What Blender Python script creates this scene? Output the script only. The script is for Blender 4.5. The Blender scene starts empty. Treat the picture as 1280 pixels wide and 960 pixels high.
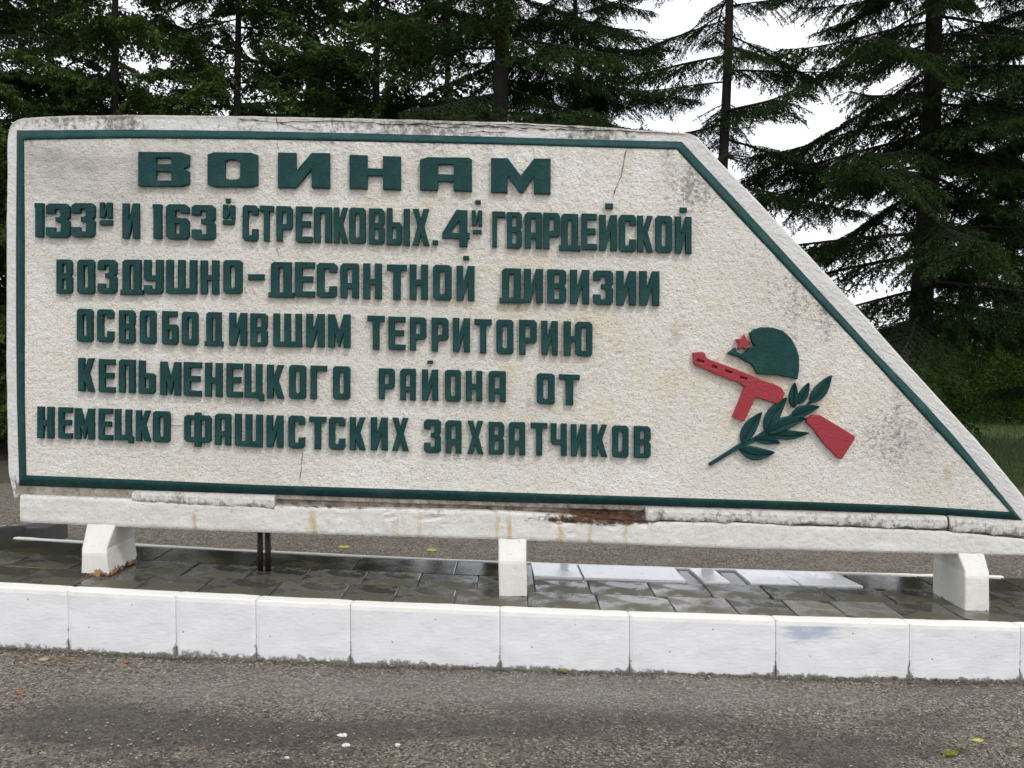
import bpy, math, random
import numpy as np
from mathutils import Vector, noise
from mathutils.geometry import tessellate_polygon
R = math.radians
scene = bpy.context.scene
COL = scene.collection
rnd = random.Random(7)

# ------------------------------------------------------------------ camera
FPX, PITCH = 1200.0, math.atan(35/1200.0)
cam_d = bpy.data.cameras.new("camera"); cam = bpy.data.objects.new("camera", cam_d); COL.objects.link(cam)
cam_d.sensor_width = 36.0; cam_d.lens = 36.0*FPX/1280.0; cam_d.clip_end = 3000; cam_d.clip_start = 0.05
cam.location = (0, 0, 1.6); cam.rotation_euler = (R(90)-PITCH, 0, 0)
scene.camera = cam

# ------------------------------------------------------------------ sky and sun (bright overcast)
SUN_EL, SUN_AZ = R(52), R(148)      # azimuth clockwise from +Y: behind the camera, to its right
world = bpy.data.worlds.new("World"); scene.world = world; world.use_nodes = True
wn = world.node_tree.nodes; wl = world.node_tree.links; wn.clear()
sky = wn.new('ShaderNodeTexSky'); sky.sky_type = 'NISHITA'; sky.sun_disc = False
sky.sun_elevation = SUN_EL; sky.sun_rotation = SUN_AZ; sky.dust_density = 3.0; sky.air_density = 1.0
cl = wn.new('ShaderNodeMix'); cl.data_type = 'RGBA'
cnz = wn.new('ShaderNodeTexNoise'); cnz.inputs['Scale'].default_value = 2.2; cnz.inputs['Detail'].default_value = 5
tcw = wn.new('ShaderNodeTexCoord'); crw = wn.new('ShaderNodeValToRGB')
crw.color_ramp.elements[0].position = .3; crw.color_ramp.elements[0].color = (11.6, 12.0, 13.2, 1)
crw.color_ramp.elements[1].position = .7; crw.color_ramp.elements[1].color = (15.8, 16.0, 16.3, 1)
wl.new(tcw.outputs['Generated'], cnz.inputs['Vector']); wl.new(cnz.outputs['Fac'], crw.inputs['Fac'])
cl.inputs['Factor'].default_value = .88
wl.new(sky.outputs['Color'], cl.inputs['A']); wl.new(crw.outputs['Color'], cl.inputs['B'])
bg = wn.new('ShaderNodeBackground'); bg.inputs['Strength'].default_value = 0.10
wo = wn.new('ShaderNodeOutputWorld')
wl.new(cl.outputs['Result'], bg.inputs['Color']); wl.new(bg.outputs['Background'], wo.inputs['Surface'])
sun_d = bpy.data.lights.new("sun", 'SUN'); sun_d.energy = 1.3; sun_d.angle = R(10); sun_d.color = (1, .965, .9)
sun = bpy.data.objects.new("sun", sun_d); COL.objects.link(sun)
sdir = Vector((math.sin(SUN_AZ)*math.cos(SUN_EL), math.cos(SUN_AZ)*math.cos(SUN_EL), math.sin(SUN_EL)))
sun.rotation_euler = sdir.to_track_quat('Z', 'Y').to_euler()
vs = scene.view_settings; vs.view_transform = 'Standard'; vs.look = 'None'; vs.exposure = 0.0; vs.gamma = 1
scene.cycles.max_bounces = 6; scene.cycles.transparent_max_bounces = 8

# ------------------------------------------------------------------ helpers
def P(px, py, Y):
    """the point at distance Y seen in the direction (px, py) of the survey picture"""
    a, b = (px-640)/FPX, -(py-480)/FPX
    d = Vector((a, math.cos(PITCH)+b*math.sin(PITCH), -math.sin(PITCH)+b*math.cos(PITCH)))
    return Vector((0, 0, 1.6)) + d*(Y/d.y)

def lerp_tab(tab, x):
    xs = [t[0] for t in tab]; ys = [t[1] for t in tab]
    if x <= xs[0]: return ys[0]+(x-xs[0])*(ys[1]-ys[0])/(xs[1]-xs[0])
    if x >= xs[-1]: return ys[-1]+(x-xs[-1])*(ys[-1]-ys[-2])/(xs[-1]-xs[-2])
    return float(np.interp(x, xs, ys))

def link(name, verts, faces, mat=None, parent=None, smooth=False, attrs=None, loc=None):
    me = bpy.data.meshes.new(name)
    if loc is not None:
        L = Vector(loc); verts = [Vector(v)-L for v in verts]
    me.from_pydata([tuple(v) for v in verts], [], faces); me.update()
    if mat: me.materials.append(mat)
    if smooth: me.polygons.foreach_set('use_smooth', [True]*len(me.polygons))
    if attrs:
        for k, vals in attrs.items():
            a = me.attributes.new(k, 'FLOAT', 'POINT'); a.data.foreach_set('value', np.asarray(vals, dtype=np.float32))
    o = bpy.data.objects.new(name, me); COL.objects.link(o)
    if parent is not None:
        o.parent = parent; w = Vector(); q = parent
        while q: w += q.location; q = q.parent
        o.location = -w if loc is None else Vector(loc)-w
    elif loc is not None: o.location = loc
    return o

def tag(o, label=None, cat=None, group=None, kind=None):
    if label: o['label'] = label
    if cat: o['category'] = cat
    if group: o['group'] = group
    if kind: o['kind'] = kind
    return o

def empty(name, loc, label, cat, group=None):
    o = bpy.data.objects.new(name, None); COL.objects.link(o); o.location = loc
    o.empty_display_size = .2
    return tag(o, label, cat, group, 'thing')

def fbm(x, y, z=0., octv=3, sc=1.):
    v = 0; a = 1.; f = sc
    for _ in range(octv):
        v += a*noise.noise(Vector((x*f, y*f, z*f+3.1))); a *= .5; f *= 2.03
    return v

# ------------------------------------------------------------------ materials
class NT:
    def __init__(s, name):
        s.m = bpy.data.materials.new(name); s.m.use_nodes = True
        s.t = s.m.node_tree; s.b = s.t.nodes['Principled BSDF']; s.tc = s.t.nodes.new('ShaderNodeTexCoord')
    def n(s, ty, **kw):
        o = s.t.nodes.new(ty)
        for k, v in kw.items(): setattr(o, k, v)
        return o
    def put(s, sock, v):
        if hasattr(v, 'is_linked') or isinstance(v, bpy.types.NodeSocket): s.t.links.new(v, sock)
        elif sock.type == 'RGBA' and isinstance(v, (int, float)): sock.default_value = (v, v, v, 1)
        elif isinstance(v, tuple) and len(v) == 3 and sock.type == 'RGBA': sock.default_value = (*v, 1)
        else: sock.default_value = v
    def noise(s, scale, detail=4, rough=.55, vec=None, dist=0., sxyz=None):
        o = s.n('ShaderNodeTexNoise'); o.inputs['Scale'].default_value = scale; o.inputs['Detail'].default_value = detail
        o.inputs['Roughness'].default_value = rough; o.inputs['Distortion'].default_value = dist
        v = vec or s.tc.outputs['Object']
        if sxyz:
            mp = s.n('ShaderNodeMapping'); mp.inputs['Scale'].default_value = sxyz; s.t.links.new(v, mp.inputs['Vector']); v = mp.outputs['Vector']
        s.t.links.new(v, o.inputs['Vector']); return o.outputs['Fac']
    def voro(s, scale, feature='F1', out='Distance', rand=1.):
        o = s.n('ShaderNodeTexVoronoi', feature=feature); o.inputs['Scale'].default_value = scale
        o.inputs['Randomness'].default_value = rand
        s.t.links.new(s.tc.outputs['Object'], o.inputs['Vector']); return o.outputs[out]
    def ramp(s, fac, stops):
        o = s.n('ShaderNodeValToRGB'); e = o.color_ramp.elements
        while len(e) < len(stops): e.new(.5)
        for i, (p, c) in enumerate(stops):
            e[i].position = p; e[i].color = (*c, 1) if isinstance(c, tuple) else (c, c, c, 1)
        s.t.links.new(fac, o.inputs['Fac']); return o.outputs['Color']
    def mix(s, f, a, b, mode='MIX'):
        o = s.n('ShaderNodeMix', data_type='RGBA', blend_type=mode)
        s.put(o.inputs['Factor'], f); s.put(o.inputs['A'], a); s.put(o.inputs['B'], b); return o.outputs['Result']
    def math(s, op, a, b=0.):
        o = s.n('ShaderNodeMath', operation=op); s.put(o.inputs[0], a); s.put(o.inputs[1], b); return o.outputs[0]
    def attr(s, name):
        o = s.n('ShaderNodeAttribute'); o.attribute_name = name; return o.outputs['Fac']
    def bump(s, h, strength, dist=.01, prev=None):
        o = s.n('ShaderNodeBump'); o.inputs['Strength'].default_value = strength; o.inputs['Distance'].default_value = dist
        s.t.links.new(h, o.inputs['Height'])
        if prev: s.t.links.new(prev, o.inputs['Normal'])
        s.t.links.new(o.outputs['Normal'], s.b.inputs['Normal']); return o.outputs['Normal']
    def out(s, col=None, rough=None, **kw):
        if col is not None: s.put(s.b.inputs['Base Color'], col)
        if rough is not None: s.put(s.b.inputs['Roughness'], rough)
        for k, v in kw.items(): s.put(s.b.inputs[k.replace('_', ' ')], v)
        return s.m

def stain(n, amt, thr_noise, lo, hi):
    """patchy mask: attribute amount broken up by a noise"""
    return n.ramp(n.math('ADD', amt, n.math('MULTIPLY', n.math('SUBTRACT', thr_noise, .5), 1.6)), [(lo, 0.), (hi, 1.)])

def m_stucco():
    n = NT('cream_stucco')
    big = n.noise(1.6, 4); mid = n.noise(9, 4, .6)
    base = n.mix(n.ramp(big, [(.3, 0.), (.7, 1.)]), (.655, .63, .575), (.775, .762, .725))
    base = n.mix(n.ramp(mid, [(.35, .0), (.75, .6)]), base, (.655, .60, .485))
    base = n.mix(stain(n, n.attr('ochre'), n.noise(3.2, 4, .6), .30, .95), base, (.60, .50, .33))
    pits = n.noise(75, 2, .6, sxyz=(1, 1, 1.5))
    base = n.mix(n.ramp(pits, [(.33, .6), (.45, 0.)]), base, (.36, .30, .21))
    base = n.mix(n.ramp(n.noise(110, 2, .6, sxyz=(1, 1, 1.6)), [(.25, .75), (.34, 0.)]), base, (.15, .13, .11))
    gr = stain(n, n.attr('grime'), n.noise(46, 3, .7), .38, .72)
    base = n.mix(n.math('MULTIPLY', gr, .8), base, (.17, .16, .145))
    gs = n.math('MULTIPLY', n.attr('soft'), .95)
    base = n.mix(gs, base, (.33, .315, .30))
    ru = stain(n, n.attr('rust'), n.noise(20, 4), .45, 1.1)
    base = n.mix(n.math('MULTIPLY', ru, .6), base, (.36, .24, .11))
    b1 = n.bump(n.noise(62, 5, .6, dist=.6, sxyz=(1, 1, 1.35)), .7, .012)
    n.bump(n.voro(110), .3, .005, b1)
    return n.out(base, .85)

def m_frame():
    n = NT('weathered_white_plaster')
    base = n.mix(n.noise(6, 4), (.70, .69, .67), (.60, .585, .56))
    gr = stain(n, n.attr('grime'), n.noise(34, 5, .75, sxyz=(1, 1, .8)), .38, .66)
    base = n.mix(n.math('MULTIPLY', gr, .88), base, (.14, .125, .105))
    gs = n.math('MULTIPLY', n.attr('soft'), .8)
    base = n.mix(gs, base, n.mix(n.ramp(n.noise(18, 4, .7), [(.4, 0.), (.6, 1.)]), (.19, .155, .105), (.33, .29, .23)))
    ru = stain(n, n.attr('rust'), n.noise(24, 4), .35, .9)
    base = n.mix(n.math('MULTIPLY', ru, .95), base, n.mix(n.ramp(n.noise(40, 3), [(.4, 0.), (.6, 1.)]), (.030, .014, .008), (.13, .045, .014)))
    b1 = n.bump(n.noise(45, 6, .65, dist=.4), .7, .014)
    return n.out(base, .8)

def m_green():
    n = NT('dark_green_enamel')
    base = n.mix(n.noise(12, 3), (.003, .036, .036), (.006, .050, .047))
    base = n.mix(n.ramp(n.noise(7, 5, .7), [(.50, 0.), (.70, .5)]), base, (.03, .085, .08))
    base = n.mix(n.ramp(n.noise(120, 3, .7), [(.64, 0.), (.72, .6)]), base, (.30, .33, .30))
    n.bump(n.noise(55, 5, .6), .5, .008)
    return n.out(base, n.ramp(n.noise(30, 3), [(.3, .45), (.7, .7)]), Specular_IOR_Level=.22)

def m_red():
    n = NT('red_enamel')
    base = n.mix(n.noise(14, 3), (.33, .017, .028), (.27, .024, .034))
    base = n.mix(n.ramp(n.noise(30, 4, .7), [(.60, 0.), (.78, .45)]), base, (.34, .09, .09))
    n.bump(n.noise(60, 4, .6), .45, .008)
    return n.out(base, .5)

def m_beam():
    n = NT('whitewashed_beam')
    base = n.mix(n.noise(5, 4), (.72, .71, .68), (.54, .52, .47))
    base = n.mix(n.ramp(n.noise(60, 4, .7), [(.30, .7), (.42, 0.)]), base, (.30, .27, .21))
    base = n.mix(n.ramp(n.noise(22, 5, .7), [(.58, 0.), (.75, .5)]), base, (.42, .37, .27))
    oc = stain(n, n.attr('ochre'), n.noise(30, 4, .6, sxyz=(1, 1, .25)), .38, .95)
    base = n.mix(n.math('MULTIPLY', oc, .68), base, (.46, .29, .09))
    ru = stain(n, n.attr('rust'), n.noise(26, 5, .7), .5, .85)
    base = n.mix(ru, base, n.mix(n.ramp(n.noise(34, 4, .7), [(.42, 0.), (.60, 1.)]), (.020, .012, .008), (.13, .055, .022)))
    gr = stain(n, n.attr('grime'), n.noise(36, 5, .75), .42, .75)
    base = n.mix(n.math('MULTIPLY', gr, .8), base, (.16, .14, .11))
    n.bump(n.noise(28, 6, .65), .6, .012)
    return n.out(base, .75)

def m_leg():
    n = NT('chipped_whitewash')
    base = n.mix(n.noise(7, 4), (.76, .76, .73), (.58, .56, .50))
    base = n.mix(n.ramp(n.noise(38, 5, .75), [(.60, 0.), (.70, .7)]), base, (.34, .31, .25))
    ch = stain(n, n.attr('chips'), n.noise(24, 4, .7), .55, .62)
    base = n.mix(ch, base, n.mix(n.ramp(n.noise(30, 3), [(.47, 0.), (.56, 1.)]), (.035, .03, .025), (.36, .19, .07)))
    n.bump(n.noise(30, 5, .6), .4, .008)
    return n.out(base, .6)

def m_kerb():
    n = NT('kerb_whitewash')
    base = n.mix(n.noise(4, 4), (.68, .685, .71), (.79, .79, .79))
    st = n.noise(9, 5, .65, sxyz=(.45, 1, 3.2))
    base = n.mix(n.ramp(st, [(.56, 0.), (.78, .42)]), base, (.46, .49, .62))
    wr = stain(n, n.attr('worn'), n.noise(14, 5, .7, sxyz=(.5, 1, 3.5)), .5, .9)
    base = n.mix(n.math('MULTIPLY', wr, .7), base, (.32, .37, .50))
    gr = stain(n, n.attr('grime'), n.noise(30, 5, .75), .50, .74)
    base = n.mix(n.ramp(n.noise(34, 5, .75), [(.64, 0.), (.71, .6)]), base, (.35, .33, .30))
    base = n.mix(n.math('MULTIPLY', gr, .9), base, (.12, .105, .085))
    dots = n.ramp(n.voro(9), [(.035, .8), (.055, 0.)])
    base = n.mix(dots, base, (.16, .15, .15))
    n.bump(n.noise(40, 5, .65, sxyz=(.7, 1, 1.8)), .35, .006)
    return n.out(base, .6)

def m_lip():
    n = NT('kerb_lip_paint')
    base = n.mix(n.noise(5, 4), (.90, .89, .85), (.82, .81, .77))
    base = n.mix(n.ramp(n.noise(40, 5, .7), [(.64, 0.), (.74, .8)]), base, (.16, .15, .13))
    n.bump(n.noise(30, 4), .3, .006)
    return n.out(base, .4)

def m_tile(name, c1, c2, dry=.5):
    n = NT(name)
    info = n.n('ShaderNodeObjectInfo')
    base = n.mix(n.noise(6, 5, .65), c1, c2)
    base = n.mix(n.math('MULTIPLY', info.outputs['Random'], .6), base, (c2[0]*1.5, c2[1]*1.45, c2[2]*1.4))
    base = n.mix(n.ramp(n.noise(2.7, 4, .6), [(.52, 0.), (.62, .7)]), base, (.085, .08, .03))
    base = n.mix(n.ramp(n.noise(13, 5, .7), [(.66, 0.), (.72, .75)]), base, (.33, .30, .25))
    base = n.mix(n.ramp(n.noise(26, 5, .75, sxyz=(1, 1.6, 1)), [(.55, 0.), (.68, .6)]), base, (.16, .14, .095))
    w = n.ramp(n.noise(4.3, 4, .65), [(.44, .03), (.56, dry)])
    n.bump(n.noise(60, 4, .6), .10, .004)
    return n.out(base, w, Specular_IOR_Level=.6)

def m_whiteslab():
    n = NT('wet_slab_painted_reflection')
    base = n.mix(n.ramp(n.noise(22, 5, .7), [(.60, 0.), (.72, .85)]), (.90, .90, .90), (.22, .22, .21))  # near-white base colour stands in for sky mirrored in the wet stone
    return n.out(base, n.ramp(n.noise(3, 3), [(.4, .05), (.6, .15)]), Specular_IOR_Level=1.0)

def m_asphalt():
    n = NT('old_wet_asphalt')
    geo = n.n('ShaderNodeNewGeometry')
    big = n.noise(.9, 5, .6)
    base = n.mix(n.ramp(big, [(.35, 0.), (.65, 1.)]), (.145, .115, .080), (.245, .205, .155))
    base = n.mix(n.ramp(n.noise(5, 5, .7), [(.45, 0.), (.62, .6)]), base, (.165, .150, .122))
    stone = n.voro(90, out='Color')
    sep = n.n('ShaderNodeSeparateColor'); n.t.links.new(stone, sep.inputs[0])
    base = n.mix(n.ramp(sep.outputs[0], [(.0, .0), (.55, .2), (.85, .85)]), base, (.36, .315, .255))
    base = n.mix(n.ramp(sep.outputs[1], [(.74, 0.), (.80, .8)]), base, (.045, .036, .028))
    base = n.mix(n.ramp(sep.outputs[2], [(.90, 0.), (.93, .9)]), base, (.50, .48, .42))
    base = n.mix(n.ramp(n.voro(24), [(.10, .9), (.20, 0.)]), base, (.40, .37, .32))
    base = n.mix(n.ramp(n.noise(26, 5, .75), [(.34, .75), (.46, 0.)]), base, (.045, .037, .028))
    dk = stain(n, n.attr('damp'), n.noise(11, 6, .8, sxyz=(1, .8, 1)), .25, 1.05)
    base = n.mix(n.math('MULTIPLY', dk, .72), base, (.046, .036, .026))
    base = n.mix(n.math('MULTIPLY', n.attr('dry'), .5), base, (.36, .345, .31))
    base = n.mix(stain(n, n.attr('clay'), n.noise(12, 5), .6, 1.0), base, (.20, .07, .025))
    base = n.mix(stain(n, n.attr('moss'), n.noise(16, 5), .6, 1.0), base, (.06, .065, .012))
    rough = n.mix(dk, n.ramp(n.noise(3, 4), [(.4, .55), (.6, .85)]), .32)
    b1 = n.bump(n.noise(34, 6, .75), 1., .03)
    n.bump(n.voro(90), .8, .012, b1)
    return n.out(base, rough, Specular_IOR_Level=.3)

def m_simple(name, c1, c2, sc=8, rough=.8, bump=.4, bd=.01, metallic=0.):
    n = NT(name)
    base = n.mix(n.noise(sc, 5, .65), c1, c2)
    if bump: n.bump(n.noise(sc*4, 5, .65), bump, bd)
    return n.out(base, rough, Metallic=metallic)

def m_bark():
    n = NT('spruce_bark')
    base = n.mix(n.noise(9, 5, .7, sxyz=(1, 1, .35)), (.009, .008, .007), (.032, .027, .022))
    n.bump(n.noise(22, 5, .7, sxyz=(1, 1, .3)), 1., .04)
    return n.out(base, .9)

def m_needle(name, a, b, tip):
    n = NT(name)
    info = n.n('ShaderNodeObjectInfo')
    base = n.mix(n.noise(1.4, 4, .6), a, b)
    base = n.mix(n.ramp(n.attr('tipness'), [(.35, 0.), (1., .8)]), base, tip)
    base = n.mix(n.math('MULTIPLY', info.outputs['Random'], .4), base, tip)
    n.out(base, .8, Specular_IOR_Level=.05)
    tr = n.n('ShaderNodeBsdfTranslucent'); n.put(tr.inputs['Color'], n.mix(.0, base, base))
    mx = n.n('ShaderNodeMixShader'); mx.inputs[0].default_value = .16
    o = n.t.nodes['Material Output']
    n.t.links.new(n.b.outputs[0], mx.inputs[1]); n.t.links.new(tr.outputs[0], mx.inputs[2]); n.t.links.new(mx.outputs[0], o.inputs[0])
    return n.m

M = dict(stucco=m_stucco(), frame=m_frame(), green=m_green(), red=m_red(), beam=m_beam(), leg=m_leg(), kerb=m_kerb(), lip=m_lip(),
         tile=m_tile('wet_paving_tile', (.045, .043, .038), (.085, .08, .07), .5),
         tile_wet=m_tile('puddled_paving_tile', (.028, .027, .024), (.045, .043, .038), .10),
         tile_dry=m_tile('grey_paving_tile', (.15, .145, .135), (.20, .19, .175), .6),
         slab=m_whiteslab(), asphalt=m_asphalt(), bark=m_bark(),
         darkstone=m_simple('dark_grey_stone', (.05, .05, .052), (.085, .082, .078), 7, .6, .5),
         joint=m_simple('damp_mortar', (.13, .12, .10), (.26, .24, .20), 14, .7),
         rustpipe=m_simple('rusty_painted_steel', (.035, .010, .008), (.010, .010, .011), 9, .5, .5),
         crack=m_simple('crack_shadow_dirt', (.018, .015, .012), (.035, .028, .02), 20, 1., 0),
         soil=m_simple('leaf_litter_soil', (.05, .042, .03), (.09, .075, .05), 3, .95, .8, .05),
         turf=m_simple('turf', (.028, .05, .012), (.05, .075, .02), 2, .95, .8, .06),
         grass=m_needle('grass_blades', (.040, .080, .015), (.065, .11, .022), (.10, .16, .035)),
         pebble=m_simple('pebbles', (.13, .11, .088), (.46, .42, .35), 60, .7, .2),
         paper=m_simple('torn_white_litter', (.74, .73, .70), (.45, .44, .40), 30, .7, .2),
         yellow=m_simple('yellow_leaf', (.50, .44, .10), (.28, .26, .06), 20, .5, .2),
         orange=m_simple('orange_leaf', (.30, .09, .03), (.18, .05, .02), 20, .6, .2),
         moss=m_simple('moss', (.12, .13, .02), (.20, .20, .03), 40, 1., .8),
         needle_a=m_needle('spruce_needles', (.007, .017, .006), (.015, .030, .009), (.040, .070, .018)),
         needle_b=m_needle('larch_sprays', (.011, .030, .008), (.020, .048, .011), (.045, .088, .020)),
         needle_c=m_needle('broad_leaves', (.016, .034, .009), (.034, .062, .015), (.078, .125, .032)),
         )

# ------------------------------------------------------------------ slopes of the place (the street falls to the right)
Y_KERB = 4.95
_zt = [(0, 734), (320, 749), (620, 763), (920, 775), (1280, 783)]
_zb = [(0, 807), (220, 823), (438, 829), (625, 835), (787, 838), (970, 845), (1137, 849), (1280, 852)]
def _fit(tab):
    pts = [P(a, b, Y_KERB) for a, b in tab]
    return np.polyfit([p.x for p in pts], [p.z for p in pts], 2)
ct, cb = _fit(_zt), _fit(_zb)
def _ext(c, x, lim=2.75, L=7.0):
    if abs(x) <= lim: return float(np.polyval(c, x))
    s = math.copysign(1, x); sl = 2*c[0]*s*lim+c[1]
    return float(np.polyval(c, s*lim)) + sl*s*L*(1-math.exp(-(abs(x)-lim)/L))
def zt(x): return _ext(ct, x)
def zg(x): return _ext(cb, x)
print('plinth', zt(0), zt(-2.6), zt(2.6), 'ground', zg(0), zg(-2.6), zg(2.6))

# ------------------------------------------------------------------ ground
def axis(segs):
    out = [segs[0][0]]
    for a, b, st in segs:
        k = max(1, int(round((b-a)/st))); out += list(np.linspace(a, b, k+1)[1:])
    return out
def gauss(px, py, cx, cy, sx, sy): return math.exp(-((px-cx)/sx)**2-((py-cy)/sy)**2)
def to_px(v):
    d = Vector(v)-Vector((0, 0, 1.6)); f = Vector((0, math.cos(PITCH), -math.sin(PITCH))); u = Vector((0, math.sin(PITCH), math.cos(PITCH)))
    dep = max(.05, d.dot(f)); return 640+FPX*d.x/dep, 480-FPX*d.dot(u)/dep

def ground():
    xs = axis([(-400, -60, 60), (-60, -12, 4), (-12, -3.0, .25), (-3.0, 3.0, .014), (3.0, 12, .25), (12, 60, 4), (60, 400, 60)])
    ys = axis([(-60, 1, 8), (1, 3.0, .2), (3.0, 5.05, .014), (5.05, 7.2, .08), (7.2, 16, .10), (16, 40, 2), (40, 600, 70)])
    V = []; damp = []; dry = []; clay = []; moss = []
    for y in ys:
        for x in xs:
            z = zg(x)
            near = 2.9 < y < 5.3 and abs(x) < 3.1
            if near:
                z += .010*fbm(x, y, 0, 3, 2.2) + .004*fbm(x, y, 5, 3, 14)+.0018*noise.noise(Vector((x*70, y*70, 2)))
                if y > 4.8: z -= .012*(.5+fbm(x, 1, 3, 3, 3))     # gutter eaten away along the kerb
            elif y > 6: z += .02*fbm(x, y, 0, 3, .9)
            px, py = to_px((x, y, z)) if y > 2.6 else (640, 2000)
            w1 = .5+.5*fbm(x*.7, y*2.0, 9, 4, 1.6)
            d = .95*gauss(px, py, 130, 905, 170, 30)+.75*gauss(px, py, 330, 925, 170, 24)+.7*gauss(px, py, 620, 905, 220, 22)+.45*gauss(px, py, 850, 905, 140, 18)+.7*gauss(px, py, 1060, 935, 240, 22)+.45*gauss(px, py, 1180, 865, 120, 12)
            d = max(d, .75*max(0, 1-abs(y-4.93)/.035) if abs(x) < 4 else 0)
            d = max(d, .55*max(0, fbm(x*.6, y*1.5, 2, 4, 1.9)+.02)*1.6 if y < 5 else 0)
            d = max(d, .55*min(1, max(0, (4.35-y)/.6))*(.5+.9*max(0, .4+fbm(x*.8, y*2, 4, 3, 1.5))) if y > 2.8 else .4)
            damp.append(min(1, d*(.45+1.5*w1)))
            dry.append(min(1, (.8*gauss(px, py, 480, 860, 420, 22)+.6*gauss(px, py, 900, 870, 260, 20))*(.4+w1)))
            clay.append(min(1, .75*gauss(px, py, 60, 824, 80, 10)+.9*gauss(px, py, 25, 868, 12, 14)+.5*gauss(px, py, 350, 833, 90, 5)))
            moss.append(.8*gauss(px, py, 700, 838, 14, 6)+1.0*gauss(px, py, 1200, 940, 18, 7))
            V.append((x, y, z))
    nx = len(xs)
    F = [(j*nx+i, j*nx+i+1, (j+1)*nx+i+1, (j+1)*nx+i) for j in range(len(ys)-1) for i in range(nx-1)]
    o = link('ground', V, F, M['asphalt'], smooth=True, attrs=dict(damp=damp, dry=dry, clay=clay, moss=moss))
    tag(o, kind='structure')
ground()

def lawn(name, mat, off, y0f, y1=90):
    """soil and turf sheets behind the path, each with an uneven front edge"""
    xs = axis([(-120, -14, 6), (-14, 14, .3), (14, 120, 6)]); rows = axis([(0, .12, .02), (.12, 1, .05)])
    V = [];
    for r in rows:
        for x in xs:
            y0 = y0f(x); y = y0+(y1-y0)*r*r
            V.append((x, y, zg(x)+off+(.03*fbm(x, y, 1, 3, .6)+.10*(1-math.exp(-r*14)) if r > 0 else -.06)))
    nx = len(xs)
    F = [(j*nx+i, j*nx+i+1, (j+1)*nx+i+1, (j+1)*nx+i) for j in range(len(rows)-1) for i in range(nx-1)]
    return tag(link(name, V, F, mat, smooth=True), kind='structure')
lawn('soil_verge', M['soil'], .03, lambda x: 10.6+.5*fbm(x, 0, 0, 3, .5))
lawn('lawn', M['turf'], .08, lambda x: 12.6+.9*fbm(x, 4, 0, 3, .4))

# ------------------------------------------------------------------ loose stones on the asphalt
def blob(c, r, k, flat=.6):
    """small irregular stone, 8-gon double cone"""
    n = 6; vs = [(c[0], c[1], c[2]+r*flat)]
    a0 = rnd.random()*6.28
    for i in range(n):
        a = a0+i*6.283/n; q = r*(.7+.5*rnd.random()); vs.append((c[0]+q*math.cos(a), c[1]+q*math.sin(a), c[2]+r*flat*.35*rnd.random()))
    vs.append((c[0], c[1], c[2]-r*.5))
    f = [(k, k+1+i, k+1+(i+1) % n) for i in range(n)]+[(k+n+1, k+1+(i+1) % n, k+1+i) for i in range(n)]
    return vs, f
def pebbles(name, N, reg, rr, mat, seed, cond=None):
    rnd.seed(seed); V = []; F = []
    for _ in range(N):
        x = rnd.uniform(reg[0], reg[1]); y = reg[2]+(reg[3]-reg[2])*rnd.random()
        if cond and rnd.random() > cond(x, y): continue
        r = rr[0]+(rr[1]-rr[0])*rnd.random()**4
        v, f = blob((x, y, zg(x)+.002+(.010*fbm(x, y, 0, 3, 2.2) if y < 5.3 else 0)), r, len(V)); V += v; F += f
    return tag(link(name, V, F, mat), kind='stuff')
pebbles('loose_gravel', 7000, (-2.9, 2.9, 3.0, 4.94), (.0015, .0078), M['pebble'], 3, lambda x, y: .35+.65*(fbm(x, y, 7, 2, 2)+.5))
pebbles('kerb_foot_grit', 1800, (-2.8, 2.8, 4.87, 4.945), (.002, .009), m_simple('dark_grit', (.03, .027, .022), (.10, .09, .07), 30, .9), 5)
pebbles('path_gravel', 2600, (-5.5, 5.5, 7.2, 10.6), (.004, .014), M['pebble'], 6)

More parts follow.
